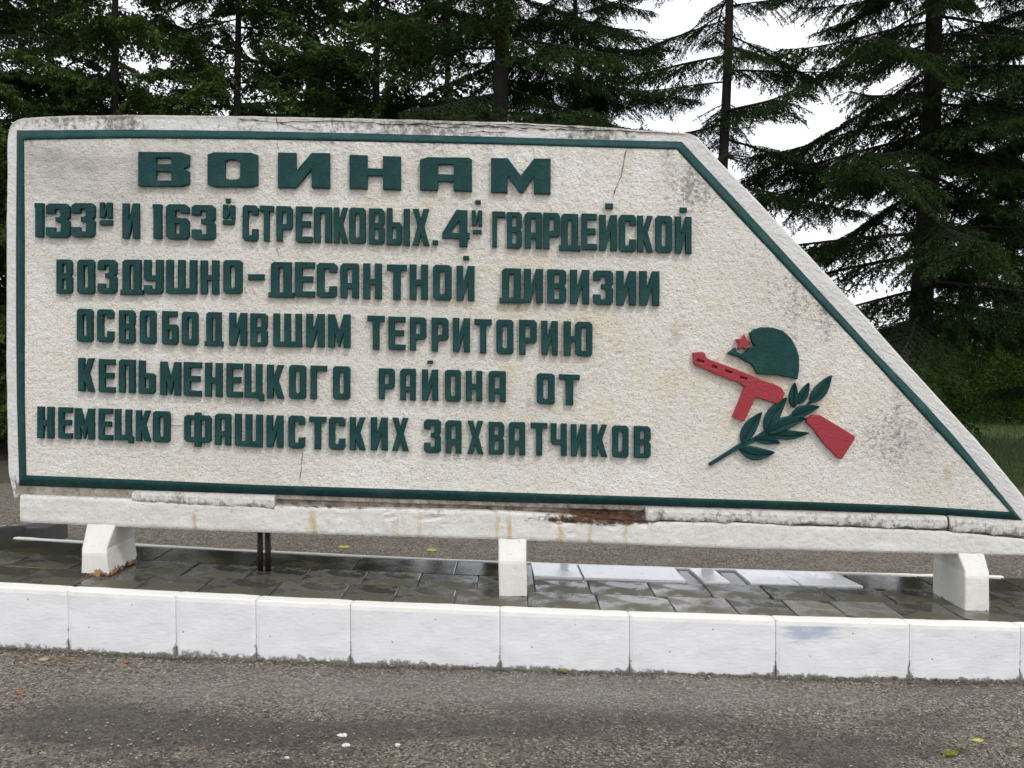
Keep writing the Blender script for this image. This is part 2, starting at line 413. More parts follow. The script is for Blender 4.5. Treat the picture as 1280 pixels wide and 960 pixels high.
# ------------------------------------------------------------------ plinth: kerb blocks and paving tiles
def boxish(name, x0, x1, y0, y1, top, bot, mat, parent, bev=.008, wob=.002, res=None, attrs_f=None, mats=None):
    """a block following the slope: top(x), bot(x); bevelled front and top edges, optional fine grid on the front"""
    nx = res or max(2, int((x1-x0)/.02)); V = []; F = []; keys = []
    # section from bottom-front up over the top to the back (y, z)
    sec = []
    ny = 16
    for j in range(ny+1): sec.append(('f', j/ny))
    sec += [('b', 0), ('t', 0.), ('t', .33), ('t', .66), ('t', 1.), ('k', 0)]
    for i in range(nx+1):
        u = i/nx; x = x0+(x1-x0)*u; e = min(1., min(u, 1-u)*(x1-x0)/bev) if bev else 1.
        T, B = top(x), bot(x)
        for (s, t) in sec:
            yy, zz = y0, T
            if s == 'f': yy = y0+bev*(1-math.sqrt(max(0, 1-(1-e)**2))); zz = B+(T-bev-B)*t
            elif s == 'b': yy = y0+bev*.3+bev*(1-e)*.5; zz = T-bev*.3-bev*(1-e)*.3
            elif s == 't': yy = y0+bev+(y1-y0-bev)*t; zz = T-bev*(1-e)*.6
            elif s == 'k': yy = y1; zz = B
            w = wob*fbm(x, zz*1.3, yy, 3, 7)
            V.append((x, yy+(w if s in 'fb' else 0), zz+(w*.7 if s in 'tb' else 0)))
    ns = len(sec)
    for i in range(nx):
        for j in range(ns-1): F.append((i*ns+j, (i+1)*ns+j, (i+1)*ns+j+1, i*ns+j+1))
    F.append(tuple(range(ns-1, -1, -1))); F.append(tuple(nx*ns+j for j in range(ns)))
    at = {}
    if attrs_f:
        vals = [attrs_f(*v) for v in V]
        for k in vals[0]: at[k] = [q[k] for q in vals]
    o = link(name, V, F, mat, parent, attrs=at, loc=((x0+x1)/2, y0, top((x0+x1)/2)))
    if mats:
        o.data.materials.append(mats)
        nface = nx*(ns-1)
        for fi in range(nface):
            if fi % (ns-1) >= ny-1: o.data.polygons[fi].material_index = 1
    return o

plinth = empty('paved_plinth', (0, Y_KERB, zg(0)), 'long low plinth with a whitewashed kerb and wet paving tiles under the memorial wall', 'plinth')
kpx = [-130, -40, 85, 220, 320, 438, 625, 787, 970, 1137, 1276, 1400]
kx = [P(a, 800, Y_KERB).x for a in kpx]
def kerb_attr(x, y, z):
    T, B = zt(x), zg(x); h = (z-B)/(T-B)
    px, py = to_px((x, y, z))
    e = min(abs(x-q) for q in kx)
    low = max(0, 1-(z-B)/(.012+.045*max(0, .45+fbm(x*2.2, 1, 0, 3, 1.6))))
    return dict(grime=min(1, (.56*low+.26*max(0, 1-h*1.8) if y < Y_KERB+.02 else 0)+(.50*max(0, 1-e/.016)*(1.2-h))),
                worn=.95*gauss(px, py, 1015, 790, 50, 18)+.7*gauss(px, py, 1260, 795, 16, 6)+.55*gauss(px, py, 60, 745, 40, 8)+.35*gauss(px, py, 740, 812, 20, 6)+.3*gauss(px, py, 930, 790, 50, 20))
for i in range(len(kx)-1):
    g = .0012
    dz = rnd.uniform(-.0015, .0015); dy = rnd.uniform(-.002, .002)
    boxish('kerb_block', kx[i]+g, kx[i+1]-g, Y_KERB+dy, 5.045, lambda x: zt(x)+dz, lambda x: zg(x)-.05, M['kerb'], plinth, .0045, .0032, attrs_f=kerb_attr, mats=M['lip'])
# mortar core behind the blocks and under the tiles
xa, xb = kx[0], kx[-1]
boxish('bedding', xa, xb, 4.965, 6.12, lambda x: zt(x)-.018, lambda x: zg(x)-.1, M['joint'], plinth, .004, .002)
boxish('back_kerb', xa, xb, 6.125, 6.15, lambda x: zt(x)+.003+.003*fbm(x, 0, 0, 3, 4), lambda x: zg(x)-.1, M['lip'], plinth, .006, .002)
def tile(x0, x1, y0, y1, mat, skew=0., tilt=(0, 0), lift=0., chip=None):
    g = .0035; zz = []
    V = []
    for (x, y) in ((x0+g+skew*0, y0+g), (x1-g, y0+g), (x1-g+skew, y1-g), (x0+g+skew, y1-g)): V.append([x, y])
    if chip is not None:
        a = V[chip]; b = V[(chip+1) % 4]; c = V[(chip-1) % 4]; t1 = rnd.uniform(.1, .3); t2 = rnd.uniform(.1, .3)
        V[chip:chip+1] = [[a[0]+(c[0]-a[0])*t2, a[1]+(c[1]-a[1])*t2], [a[0]+(b[0]-a[0])*t1, a[1]+(b[1]-a[1])*t1]]
    n = len(V); cx, cy = (x0+x1)/2, (y0+y1)/2
    def z(x, y): return zt(x)+lift-.002+tilt[0]*(x-cx)+tilt[1]*(y-cy)
    top = []; b = .004
    for x, y in V:
        dx, dy = cx-x, cy-y; L = math.hypot(dx, dy); top.append((x+dx/L*b*1.4, y+dy/L*b*1.4, z(x, y)))
    mid = [(x, y, z(x, y)-b*.8) for x, y in V]; bot = [(x, y, zt(x)-.035) for x, y in V]
    F = [tuple(range(n))]
    for i in range(n):
        j = (i+1) % n; F += [(i, n+i, n+j, j), (n+i, 2*n+i, 2*n+j, n+j)]
    o = link('paving_tile', top+mid+bot, F, mat, plinth, loc=(cx, cy, zt(cx)))
    return o
rnd.seed(21)
jpx = [-130, -60, 15, 90, 167, 244, 335, 425, 490, 567, 660, 751, 846, 925, 999, 1062, 1135, 1210, 1285, 1380]
jx = [P(a, 756, 5.05).x for a in jpx]
for i in range(len(jx)-1):
    m = M['tile_dry'] if 600 < jpx[i] < 1100 and rnd.random() < .7 else M['tile']
    tile(jx[i], jx[i+1], 5.05, 5.40, m, rnd.uniform(-.006, .006), (rnd.uniform(-.006, .006), rnd.uniform(-.006, .006)), rnd.uniform(-.003, .001), rnd.choice([None, None, None, 0, 2]))
x = xa
while x < xb:
    w = rnd.uniform(.31, .36); px = to_px((x, 5.5, zt(x)))[0]
    m = M['tile_dry'] if 740 < px < 1000 and rnd.random() < .6 else M['tile']
    tile(x, x+w, 5.40, 5.745, m, 0, (rnd.uniform(-.008, .008), rnd.uniform(-.008, .008)), rnd.uniform(-.004, .001), rnd.choice([None, None, 1, 3])); x += w
slabx = [P(a, 715, 5.745).x for a in (667, 730, 858)]
bx = [xa]
while bx[-1] < P(667, 719, 5.745).x-.5: bx.append(bx[-1]+rnd.uniform(.42, .62))
white = [(667, 729), (730, 859), (880, 914), (938, 1000), (1002, 1080)]  # back-row tiles whose bright sky reflection is painted into their colour
bx.append(P(667, 719, 5.745).x)
for a, b in zip(bx[:-1], bx[1:]):
    tile(a, b, 5.745, 6.12, M['tile_wet'], 0, (rnd.uniform(-.003, .003), rnd.uniform(-.002, .004)), -.002)
last = bx[-1]
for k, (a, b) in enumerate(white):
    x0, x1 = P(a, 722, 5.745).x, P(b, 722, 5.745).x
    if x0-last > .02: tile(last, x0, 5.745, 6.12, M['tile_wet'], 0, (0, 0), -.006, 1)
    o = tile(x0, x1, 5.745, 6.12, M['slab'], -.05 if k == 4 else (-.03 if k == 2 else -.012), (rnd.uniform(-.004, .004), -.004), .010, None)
    o['label'] = 'wet slab with the sky reflection painted white, in the back row of tiles'
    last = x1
while last < xb:
    w = rnd.uniform(.42, .6); tile(last+.004, last+w, 5.745, 6.12, M['tile_wet'], 0, (rnd.uniform(-.003, .003), rnd.uniform(-.002, .004)), -.004); last += w
# a low dark slab edging behind the plinth on the left
p0, p1 = P(-30, 684, 6.6), P(82, 656, 8.3)
def kerb_run(name, a, b, w, h, mat, label, cat):
    a = Vector(a); b = Vector(b); d = (b-a); d.z = 0; d.normalize(); nrm = Vector((d.y, -d.x, 0)); V = []; F = []; n = 14
    for i in range(n+1):
        c = a.lerp(b, i/n); z0 = zg(c.x)-.06; z1 = a.z+(b.z-a.z)*i/n+.004*fbm(c.x, c.y, 0, 2, 8)
        for q, zz in ((0, z0), (0, z1-.012), (.012, z1), (w-.012, z1), (w, z1-.012), (w, z0)): V.append((c.x+nrm.x*q, c.y+nrm.y*q, zz))
    for i in range(n):
        for j in range(5): F.append((i*6+j, i*6+6+j, i*6+7+j, i*6+1+j))
    F += [(5, 4, 3, 2, 1, 0), tuple(n*6+j for j in range(6))]
    o = link(name, V, F, mat, loc=(a.x, a.y, zg(a.x))); tag(o, label, cat); return o
eo = kerb_run('edging_stone', (P(-60, 690, 6.5).x, 6.45, zt(-3.2)+.0), (P(46, 655, 7.7).x, 7.7, P(46, 655, 7.7).z), .05, .2, M['darkstone'], 'narrow dark edging stone with a pale top running back at the far left', 'edging stone')
eo.data.materials.append(M['frame'])
for fi in range(14): eo.data.polygons[fi*5+2].material_index = 1
q0, q1 = P(49, 655, 7.7), P(81, 655, 7.7)
bz = lambda x: q0.z+.03
o = boxish('low_stone_block', q0.x, q1.x, 7.4, 7.75, bz, lambda x: zg(x)-.05, M['darkstone'], None, .01, .004)
tag(o, 'low dark grey stone block on the path behind the left leg of the memorial', 'stone block')

# ------------------------------------------------------------------ memorial wall
Y_F, Y_B, Y_BACK, Y_BEAM = 5.34, 5.375, 5.60, 5.335
wall = empty('memorial_wall', (0, Y_F, zt(0)), 'cream trapezoid memorial wall with raised green Cyrillic lettering and a red and green emblem', 'memorial')
I_l = [(33, 594), (31, 500), (31, 400), (31, 300), (30, 175)]
I_t = [(30, 175), (160, 173), (300, 174), (450, 177), (620, 180.5), (740, 184), (846, 187)]
I_d = [(846, 187), (920, 268), (1000, 353), (1081, 440), (1135, 499), (1190, 559), (1263, 640)]
I_b = [(1263, 640), (1137, 632), (1000, 627), (810, 621), (620, 615), (450, 610), (320, 606), (160, 599), (33, 594)]
O_l = [(24, 607), (21, 500), (20, 400), (20, 300), (21, 163)]
O_t = [(21, 163), (160, 162), (300, 163.5), (450, 166.5), (620, 171), (740, 174.5), (852, 177)]
O_d = [(852, 177), (920, 250), (1000, 337), (1094, 440), (1151, 499), (1197, 550), (1278, 651)]
O_b = [(1278, 651), (1160, 643), (1000, 637.5), (810, 632), (620, 627.5), (450, 622), (320, 617.5), (160, 612), (24, 607)]
B_l = [(17, 624), (9.5, 590), (7, 450), (7.5, 300), (8.5, 170), (11.5, 158)]
B_t = [(11.5, 158), (16, 151), (26, 147), (60, 144.5), (160, 142.5), (300, 144), (450, 147), (600, 151), (740, 157), (862, 166)]
B_d = [(862, 166), (872, 170), (903, 204), (955, 258), (1021, 328), (1081, 393), (1122, 440), (1176, 499), (1238, 568), (1284, 625), (1306, 660)]
B_b = [(1306, 676), (1160, 670), (1000, 662), (810, 656), (620, 645), (450, 642), (320, 637), (160, 628), (17, 624)]
def resample(pts, n):
    p = np.array(pts, float); d = np.r_[0, np.cumsum(np.hypot(*np.diff(p, axis=0).T))]
    t = np.linspace(0, d[-1], n+1); return np.c_[np.interp(t, d, p[:, 0]), np.interp(t, d, p[:, 1])]
NS = dict(l=60, t=130, d=110, b=190)
def loop(l, t, d, b):
    out = []
    for s, k in ((l, 'l'), (t, 't'), (d, 'd'), (b, 'b')): out += list(resample(s, NS[k])[:-1])
    return np.array(out)
LI, LO, LB = loop(I_l, I_t, I_d, I_b), loop(O_l, O_t, O_d, O_b), loop(B_l, B_t, B_d, B_b)
NL = len(LI)

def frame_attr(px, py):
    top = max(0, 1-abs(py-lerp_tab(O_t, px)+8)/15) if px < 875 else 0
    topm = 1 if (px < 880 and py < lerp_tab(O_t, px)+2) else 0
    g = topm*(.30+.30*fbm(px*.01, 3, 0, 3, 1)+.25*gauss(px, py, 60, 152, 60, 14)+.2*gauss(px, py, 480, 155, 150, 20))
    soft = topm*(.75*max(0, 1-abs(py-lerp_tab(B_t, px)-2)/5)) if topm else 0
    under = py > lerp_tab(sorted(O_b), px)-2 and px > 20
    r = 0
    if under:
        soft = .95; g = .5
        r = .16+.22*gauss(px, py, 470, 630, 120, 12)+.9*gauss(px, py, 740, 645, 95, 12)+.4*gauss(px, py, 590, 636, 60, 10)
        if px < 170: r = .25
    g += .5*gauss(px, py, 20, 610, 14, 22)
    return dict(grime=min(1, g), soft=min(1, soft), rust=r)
def build_border():
    rings = [('O', 0.0), ('O', .12), ('O', .25), ('O', .4), ('O', .55), ('O', .7), ('O', .85), ('O', .95)]
    V = []; A = dict(grime=[], soft=[], rust=[])
    def add(px, py, Y, dsp):
        p = P(px, py, Y); V.append((p.x, p.y+dsp, p.z)); a = frame_attr(px, py)
        for k in A: A[k].append(a[k])
    for _, t in rings:
        for i in range(NL):
            px, py = LO[i]*(1-t)+LB[i]*t
            ed = min(1, t*6)
            d = (.004*fbm(px*.004, py*.004, 0, 3, 12)+.0016*fbm(px*.02, py*.02, 4, 2, 14))*ed
            if t > .9: d += .004
            if t > .3 and 346 < px < 806 and py > 600: d += .022+.008*fbm(px*.05, py*.1, 3, 3, 1)
            add(px, py, Y_B, d)
    for Y, s in ((Y_B+.022, 0), (Y_B+.06, 0), (Y_B+.12, 0), (Y_BACK, 0)):
        for i in range(NL):
            px, py = LB[i]; q = P(px, py, Y_B+.0)
            w = .0035*fbm(q.x, q.z, Y, 3, 9)
            V.append((q.x+w, Y, q.z+w)); a = frame_attr(px, py)
            for k in A: A[k].append(a[k])
    nr = len(rings)+4; F = []
    for r in range(nr-1):
        for i in range(NL):
            j = (i+1) % NL; F.append((r*NL+i, r*NL+j, (r+1)*NL+j, (r+1)*NL+i))
    F.append(tuple((nr-1)*NL+i for i in range(NL)))
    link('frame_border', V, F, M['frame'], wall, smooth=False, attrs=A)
build_border()
# green bevelled band round the raised field
def build_band():
    V = []; F = []
    for k, (t, Y) in enumerate(((1.0, Y_B+.006), (.96, Y_B-.006), (.5, Y_F+.010), (.06, Y_F-.0035), (-.03, Y_F+.012))):
        for i in range(NL):
            px, py = LI[i]*(1-t)+LO[i]*t
            p = P(px, py, Y); w = .0022*fbm(p.x, p.z, k*.2, 3, 12)+(.0010*fbm(p.x, p.z, k, 2, 60))
            V.append((p.x+w, p.y+w*.6, p.z+w))
    for r in range(4):
        for i in range(NL):
            j = (i+1) % NL; F.append((r*NL+j, r*NL+i, (r+1)*NL+i, (r+1)*NL+j))
    link('green_band', V, F, M['green'], wall, smooth=True)
build_band()
# stucco field, really rough
LINE_BOTTOMS = [[(172, 232), (689, 242)], [(42, 296), (864, 316)], [(70, 367), (825, 382)], [(96, 427), (740, 446)], [(97, 489), (725, 506)], [(46, 547), (814, 573)]]
def field_attr(px, py):
    s = .75*gauss(px, py, 60, 200, 55, 30)+.65*gauss(px, py, 170, 215, 160, 40)+.25*gauss(px, py, 110, 300, 120, 50)+.30*gauss(px, py, 860, 205, 30, 18)
    s += .22*gauss(px, py, 300, 190, 60, 12)+.16*gauss(px, py, 1150, 560, 60, 60)+.10*gauss(px, py, 200, 560, 300, 40)
    s *= .75+.5*fbm(px*.02, py*.03, 3, 3, 1)
    edge = max(0, 1-abs(py-lerp_tab(I_t, px))/8) if px < 850 else 0
    g = .52*gauss(px, py, 870, 235, 45, 45)+.48*gauss(px, py, 1010, 360, 60, 90)+.46*gauss(px, py, 1120, 545, 70, 60)+.25*gauss(px, py, 760, 460, 60, 60)+.22*edge+.2*gauss(px, py, 500, 190, 200, 14)
    r = .8*gauss(px, py, 845, 415, 18, 26)+.5*gauss(px, py, 640, 385, 60, 14)+.4*gauss(px, py, 680, 505, 60, 22)+.75*gauss(px, py, 1185, 595, 12, 22)+.35*gauss(px, py, 640, 235, 20, 40)+.3*gauss(px, py, 560, 245, 60, 10)+.25*gauss(px, py, 360, 440, 80, 8)
    dt = max(0., py-lerp_tab(I_t, px)) if px < 846 else max(0., (px-846)*-1.08+(py-187))
    st = max(0., fbm(px*.045, 0, 6, 3, 1.)+.12)*math.exp(-dt/(60+50*fbm(px*.02, 5, 0, 2)))
    g += .38*st; s += .30*st
    g += .10*max(0, fbm(px*.012, py*.012, 2, 3, 1))
    oc = .04+.40*gauss(px, py, 700, 420, 260, 150)+.35*gauss(px, py, 980, 500, 150, 110)+.3*gauss(px, py, 560, 260, 160, 60)-.2*gauss(px, py, 150, 520, 260, 120)
    for tb in LINE_BOTTOMS:
        if tb[0][0] < px < tb[-1][0]:
            d = py-lerp_tab(tb, px)
            if -6 < d < 34:
                k = max(0, fbm(px*.075, tb[0][1], 0, 3, 1.)+.05)*math.exp(-max(0, d)/13); r += .9*k; g += .35*k
    return dict(grime=g, soft=max(0, min(1, s)), rust=r, ochre=max(0, oc))
def build_field():
    nu, nv = 520, 210
    tl = lambda x: lerp_tab(I_t, x); bl = lambda x: lerp_tab(sorted(I_b), x)
    dg = resample(I_d, 400); dv = np.array([(bl(x)-y)/(bl(x)-tl(x)) for x, y in dg]); o = np.argsort(dv)
    lf = resample(I_l, 60); lv = np.array([(bl(x)-y)/(bl(x)-tl(x)) for x, y in lf]); ol = np.argsort(lv)
    V = []; A = dict(grime=[], soft=[], rust=[], ochre=[])
    for j in range(nv+1):
        v = j/nv; xr = float(np.interp(v, dv[o], dg[o, 0])); xl = float(np.interp(v, lv[ol], lf[ol, 0]))
        for i in range(nu+1):
            u = i/nu; px = xl+(xr-xl)*u; py = bl(px)+(tl(px)-bl(px))*v
            p = P(px, py, Y_F); e = min(u*nu, (1-u)*nu, v*nv, (1-v)*nv); e = min(1., e/2)
            x, z = p.x, p.z
            ridg = noise.noise(Vector((x*24+z*10, z*36-x*10, 1.))); fine = noise.noise(Vector((x*60+z*22, z*82-x*20, 5.)))
            d = -(.0022*ridg+.0028*fine+.0035*noise.noise(Vector((x*3, z*3, 8))))
            V.append((x, p.y+d*e*1.15+.0015, z)); a = field_attr(px, py)
            for k in A: A[k].append(a[k])
    n = nu+1
    F = [(j*n+i, j*n+i+1, (j+1)*n+i+1, (j+1)*n+i) for j in range(nv) for i in range(nu)]
    link('stucco_field', V, F, M['stucco'], wall, smooth=True, attrs=A)
build_field()

# plinth beam under the slab
BT = [(25, 619), (160, 624), (345, 633), (620, 639), (720, 645), (800, 652), (920, 653.5), (1180, 664), (1290, 675), (1330, 677)]
BBm = [(25, 653), (160, 659), (320, 665.5), (620, 674.5), (920, 686), (1160, 692), (1290, 695), (1330, 696)]
def build_beam():
    drips = [(244, .8, 5), (391, 1.0, 7), (452, .5, 5), (500, .5, 20), (524, .5, 5), (611, .45, 4), (622, .8, 4), (637, 1., 4), (663, .35, 4), (686, .4, 4), (700, .9, 5), (738, 1.05, 4), (783, .9, 3), (874, .3, 5)]
    V = []; A = dict(ochre=[], rust=[], grime=[]); nx = 420; nz = 14; rows = None
    def add(px, py, Y, extra=0):
        p = P(px, py, Y_BEAM); V.append((p.x, Y, p.z))
        t = (py-lerp_tab(BT, px))/(lerp_tab(BBm, px)-lerp_tab(BT, px))
        oc = sum(a*math.exp(-((px-c+2*fbm(py*.05, c, 0, 2))/w)**2) for c, a, w in drips)*(.55+.5*math.sin(max(0, min(1, t))*2.6))
        oc += .5*max(0, 1-abs(t-1)/.12)*(.4+.6*max(0, fbm(px*.02, 1, 0, 3)))+.5*gauss(px, py, 25, 645, 6, 20)
        r = .52*gauss(px, py, 530, 643, 45, 4)+.8*gauss(px, py, 690, 650, 45, 5)+1.2*gauss(px, py, 770, 650, 50, 8)+.45*gauss(px, py, 420, 634, 60, 3)+.35*max(0, 1-t/.15)
        g = .42*max(0, 1-abs(t)/.25)+.35*gauss(px, py, 250, 640, 90, 8)+.4*max(0, 1-abs(t-1)/.08)
        A['ochre'].append(min(1, oc)); A['rust'].append(min(1, r)); A['grime'].append(min(1, g))
    sec = []
    for i in range(nx+1):
        px = 25+(1330-25)*i/nx; t0, b0 = lerp_tab(BT, px), lerp_tab(BBm, px)
        bite = max(0, fbm(px*.013, 2, 0, 4, 1.7)-.15)*8*(1 if 340 < px < 830 else .35)
        add(px, t0+bite, Y_BACK+.0); add(px, t0+bite, Y_B+.02); add(px, t0+bite, Y_BEAM+.012)
        for j in range(nz+1):
            t = j/nz; py = t0+bite+(b0-t0-bite)*t
            e = .007 if j in (0, nz) else (.0015 if j in (1, nz-1) else 0)
            d = .003*fbm(px*.012, py*.03, 0, 3, 1.5)+.002*fbm(px*.1, py*.1, 2, 2, 1)
            if 480 < px < 570 or 660 < px < 810: d += .018*max(0, fbm(px*.03, py*.12, 5, 3, 1.2)+.1-.9*t)
            add(px, py, Y_BEAM+e+d)
        add(px, b0, Y_BACK+.0)
    ns = nz+1+4; F = []
    for i in range(nx):
        for j in range(ns-1): F.append((i*ns+j+1, (i+1)*ns+j+1, (i+1)*ns+j, i*ns+j))
        F.append((i*ns, (i+1)*ns, (i+1)*ns+ns-1, i*ns+ns-1))
    F.append(tuple(range(ns))); F.append(tuple(nx*ns+j for j in range(ns-1, -1, -1)))
    link('beam', V, F, M['beam'], wall, attrs=A)
build_beam()
# remnants of plaster still sticking to the strip under the band
def plaster(px0, px1, top, bot, seed, label=None):
    n = int((px1-px0)/2.2); V = []; A = dict(grime=[], soft=[], rust=[])
    for i in range(n+1):
        px = px0+(px1-px0)*i/n
        a = lerp_tab(top, px); b = lerp_tab(bot, px)+3.2*fbm(px*.03, seed, 0, 4, 1.3)
        if i in (0, n): a += 1; b -= 1
        for k, (py, Y) in enumerate(((a, Y_B+.01), (a+.6, Y_BEAM+.006), ((a*2+b)/3, Y_BEAM-.004), ((a+2*b)/3, Y_BEAM-.004), (b-1.2, Y_BEAM-.001), (b, Y_BEAM+.008), (b-.5, Y_B+.01))):
            p = P(px, py, Y_BEAM); V.append((p.x, Y+.004*fbm(px*.03, py*.06, seed, 3, 1.6), p.z))
            A['grime'].append(.38+.25*(k >= 4)+.1*fbm(px*.02, 1, seed, 2)); A['soft'].append(.12+.35*(k < 2)); A['rust'].append(.0)
    F = [(i*7+j, i*7+7+j, i*7+8+j, i*7+1+j) for i in range(n) for j in range(6)]+[tuple(range(6, -1, -1)), tuple(n*7+j for j in range(7))]
    link('plaster_remnant', V, F, M['frame'], wall, attrs=A)
ob = sorted(O_b)
plaster(165, 343, [(165, 613.5), (343, 619.5)], [(165, 628), (343, 636)], 1)
plaster(807, 1184, [(807, 634), (1000, 639.5), (1184, 645)], [(807, 651), (1000, 656), (1184, 662)], 2)
plaster(1187, 1300, [(1187, 645), (1300, 653)], [(1187, 664), (1300, 672)], 3)

# legs with a sloping front above and a vertical foot below
def leg(pt, pm, pb, chips):
    """front face left/right picture columns at top, bend and foot"""
    YB = 5.275; YT = 5.345; V = []; A = []
    zf0 = zt(P(pb[0], 740, YB).x)-.006
    rows = []
    zm = P(pm[0], pm[2], YB).z; ztp = P(pt[0], pt[2], YT).z
    prof = [(ztp+.03, YT), (zm+.012, YB+.010), (zm-.006, YB+.002), (zm-.02, YB), (zf0, YB)]
    cols = [pt, pm, pm, pm, pb]
    for i in range(len(prof)-1):
        k = 5
        for j in range(k+(i == len(prof)-2)):
            t = j/k; z = prof[i][0]*(1-t)+prof[i+1][0]*t; Y = prof[i][1]*(1-t)+prof[i+1][1]*t
            a = P(cols[i][0]*(1-t)+cols[i+1][0]*t, 700, Y).x; b = P(cols[i][1]*(1-t)+cols[i+1][1]*t, 700, Y).x
            rows.append((a, b, Y, z))
    # horizontal loops: front-left, front mid points, front-right, back-right, back-left
    loops = []
    for (a, b, Y, z) in rows:
        w = b-a; f = [(a+.006, Y), (a+w*.25, Y), (a+w*.5, Y), (a+w*.75, Y), (b-.006, Y), (b, Y+.006)]
        f += [(b, Y+(5.68-Y)*t) for t in (.2, .4, .6, .8, 1.)]+[(a, Y+(5.68-Y)*t) for t in (1., .8, .6, .4, .2)]+[(a, Y+.006)]
        for (x, y) in f:
            V.append((x+.0015*fbm(x, y, z, 2, 20), y+.0015*fbm(x, y, z+3, 2, 20), z))
            px, py = to_px((x, y, z)); low = max(0, 1-(z-zf0)/.10)
            A.append(min(1, chips*low+.25*(z-zf0 < .015)))
        loops.append(len(f))
    n = loops[0]; F = []
    for r in range(len(rows)-1):
        for i in range(n):
            j = (i+1) % n; F.append((r*n+j, r*n+i, (r+1)*n+i, (r+1)*n+j))
    F.append(tuple(range(n))); F.append(tuple((len(rows)-1)*n+i for i in range(n-1, -1, -1)))
    c = Vector(((rows[-1][0]+rows[-1][1])/2, 5.4, zf0))
    return link('leg', V, F, M['leg'], wall, attrs=dict(chips=A), loc=c)
leg((110, 147, 658), (102, 133, 690), (101, 136, 719), .72)
leg((623, 658, 677), (623, 658, 700), (624, 659, 743), .22)
leg((1196, 1229, 695), (1207, 1237, 719), (1207, 1238, 757), .24)

# rusty steel pipe prop
def cyl(name, c, r, z0, z1, mat, parent=None, n=14, loc=None):
    V = [(c[0]+r*math.cos(6.2832*i/n), c[1]+r*math.sin(6.2832*i/n), z) for z in (z0, z0+(z1-z0)*.5, z1) for i in range(n)]
    F = [(k*n+i, k*n+(i+1) % n, (k+1)*n+(i+1) % n, (k+1)*n+i) for k in range(2) for i in range(n)]+[tuple(range(n-1, -1, -1)), tuple(2*n+i for i in range(n))]
    return link(name, V, F, mat, parent, True, loc=loc)
for px in (323.5, 333.5):
    q = P(px, 700, 5.60); o = cyl('steel_prop', (q.x, 5.63), .017, zt(q.x)-.01, zt(q.x)+.25, M['rustpipe'], wall, loc=(q.x, 5.63, zt(q.x)))

# cracks in the render: thin dirty fissures
def crack(pts, w, Y, seed):
    """ragged thin strip lying 1 mm proud of the plaster"""
    p = resample(pts, max(6, int(sum(math.dist(a, b) for a, b in zip(pts[:-1], pts[1:]))/3.5))); V = []
    for i, (x, y) in enumerate(p):
        q = p[min(i+1, len(p)-1)]-p[max(i-1, 0)]; q = q/max(1e-6, np.hypot(*q)); nn = np.array((-q[1], q[0]))
        j = 1.6*fbm(i*.22, seed, 0, 3, 1.1); hw = w*(.25+.75*abs(fbm(i*.31, seed+5, 0, 2, 1.)+.35))*(min(1, (len(p)-1-i)/4+.15))
        for s in (-1, 1):
            a = np.array((x, y))+nn*(j+s*hw/2); V.append(P(a[0], a[1], Y))
    return V, [(2*i, 2*i+1, 2*i+3, 2*i+2) for i in range(len(p)-1)]
def cracks(name, items):
    V = []; F = []
    for k, (pts, w, Y) in enumerate(items):
        v, f = crack(pts, w, Y, k*7.3); F += [tuple(i+len(V) for i in q) for q in f]; V += v
    link(name, V, F, M['crack'], wall)
YC = Y_B-.0055
cracks('crack', [([(300, 149), (345, 153), (420, 151), (500, 156), (545, 154), (600, 157), (690, 162), (780, 164), (858, 168)], 1.9, YC),
                 ([(345, 146), (348, 154), (347, 162)], 1.6, YC), ([(414, 148), (416, 161)], 1.2, YC), ([(782, 158), (784, 173)], 1.2, YC),
                 ([(490, 152), (560, 160), (610, 158), (660, 164)], 1.3, YC), ([(620, 155), (700, 158), (760, 163)], 1.5, YC),
                 ([(350, 154), (375, 161), (400, 163)], 1.2, YC),
                 ([(575, 168), (600, 164), (640, 167)], 1.3, YC)])
YD = Y_F-.0065
cracks('crack', [([(783, 188), (779, 205), (777, 218), (770, 235), (766, 250)], 1.6, YD), ([(347, 176), (348, 190)], 1.1, YD),
                 ([(378, 565), (376, 590), (375, 606)], 1., YD), ([(213, 531), (228, 533)], 1.4, YD), ([(664, 180), (668, 196)], 1., YD),
                 ([(455, 246), (470, 250)], 1., YD), ([(346, 310), (349, 322)], 1.2, YD)])

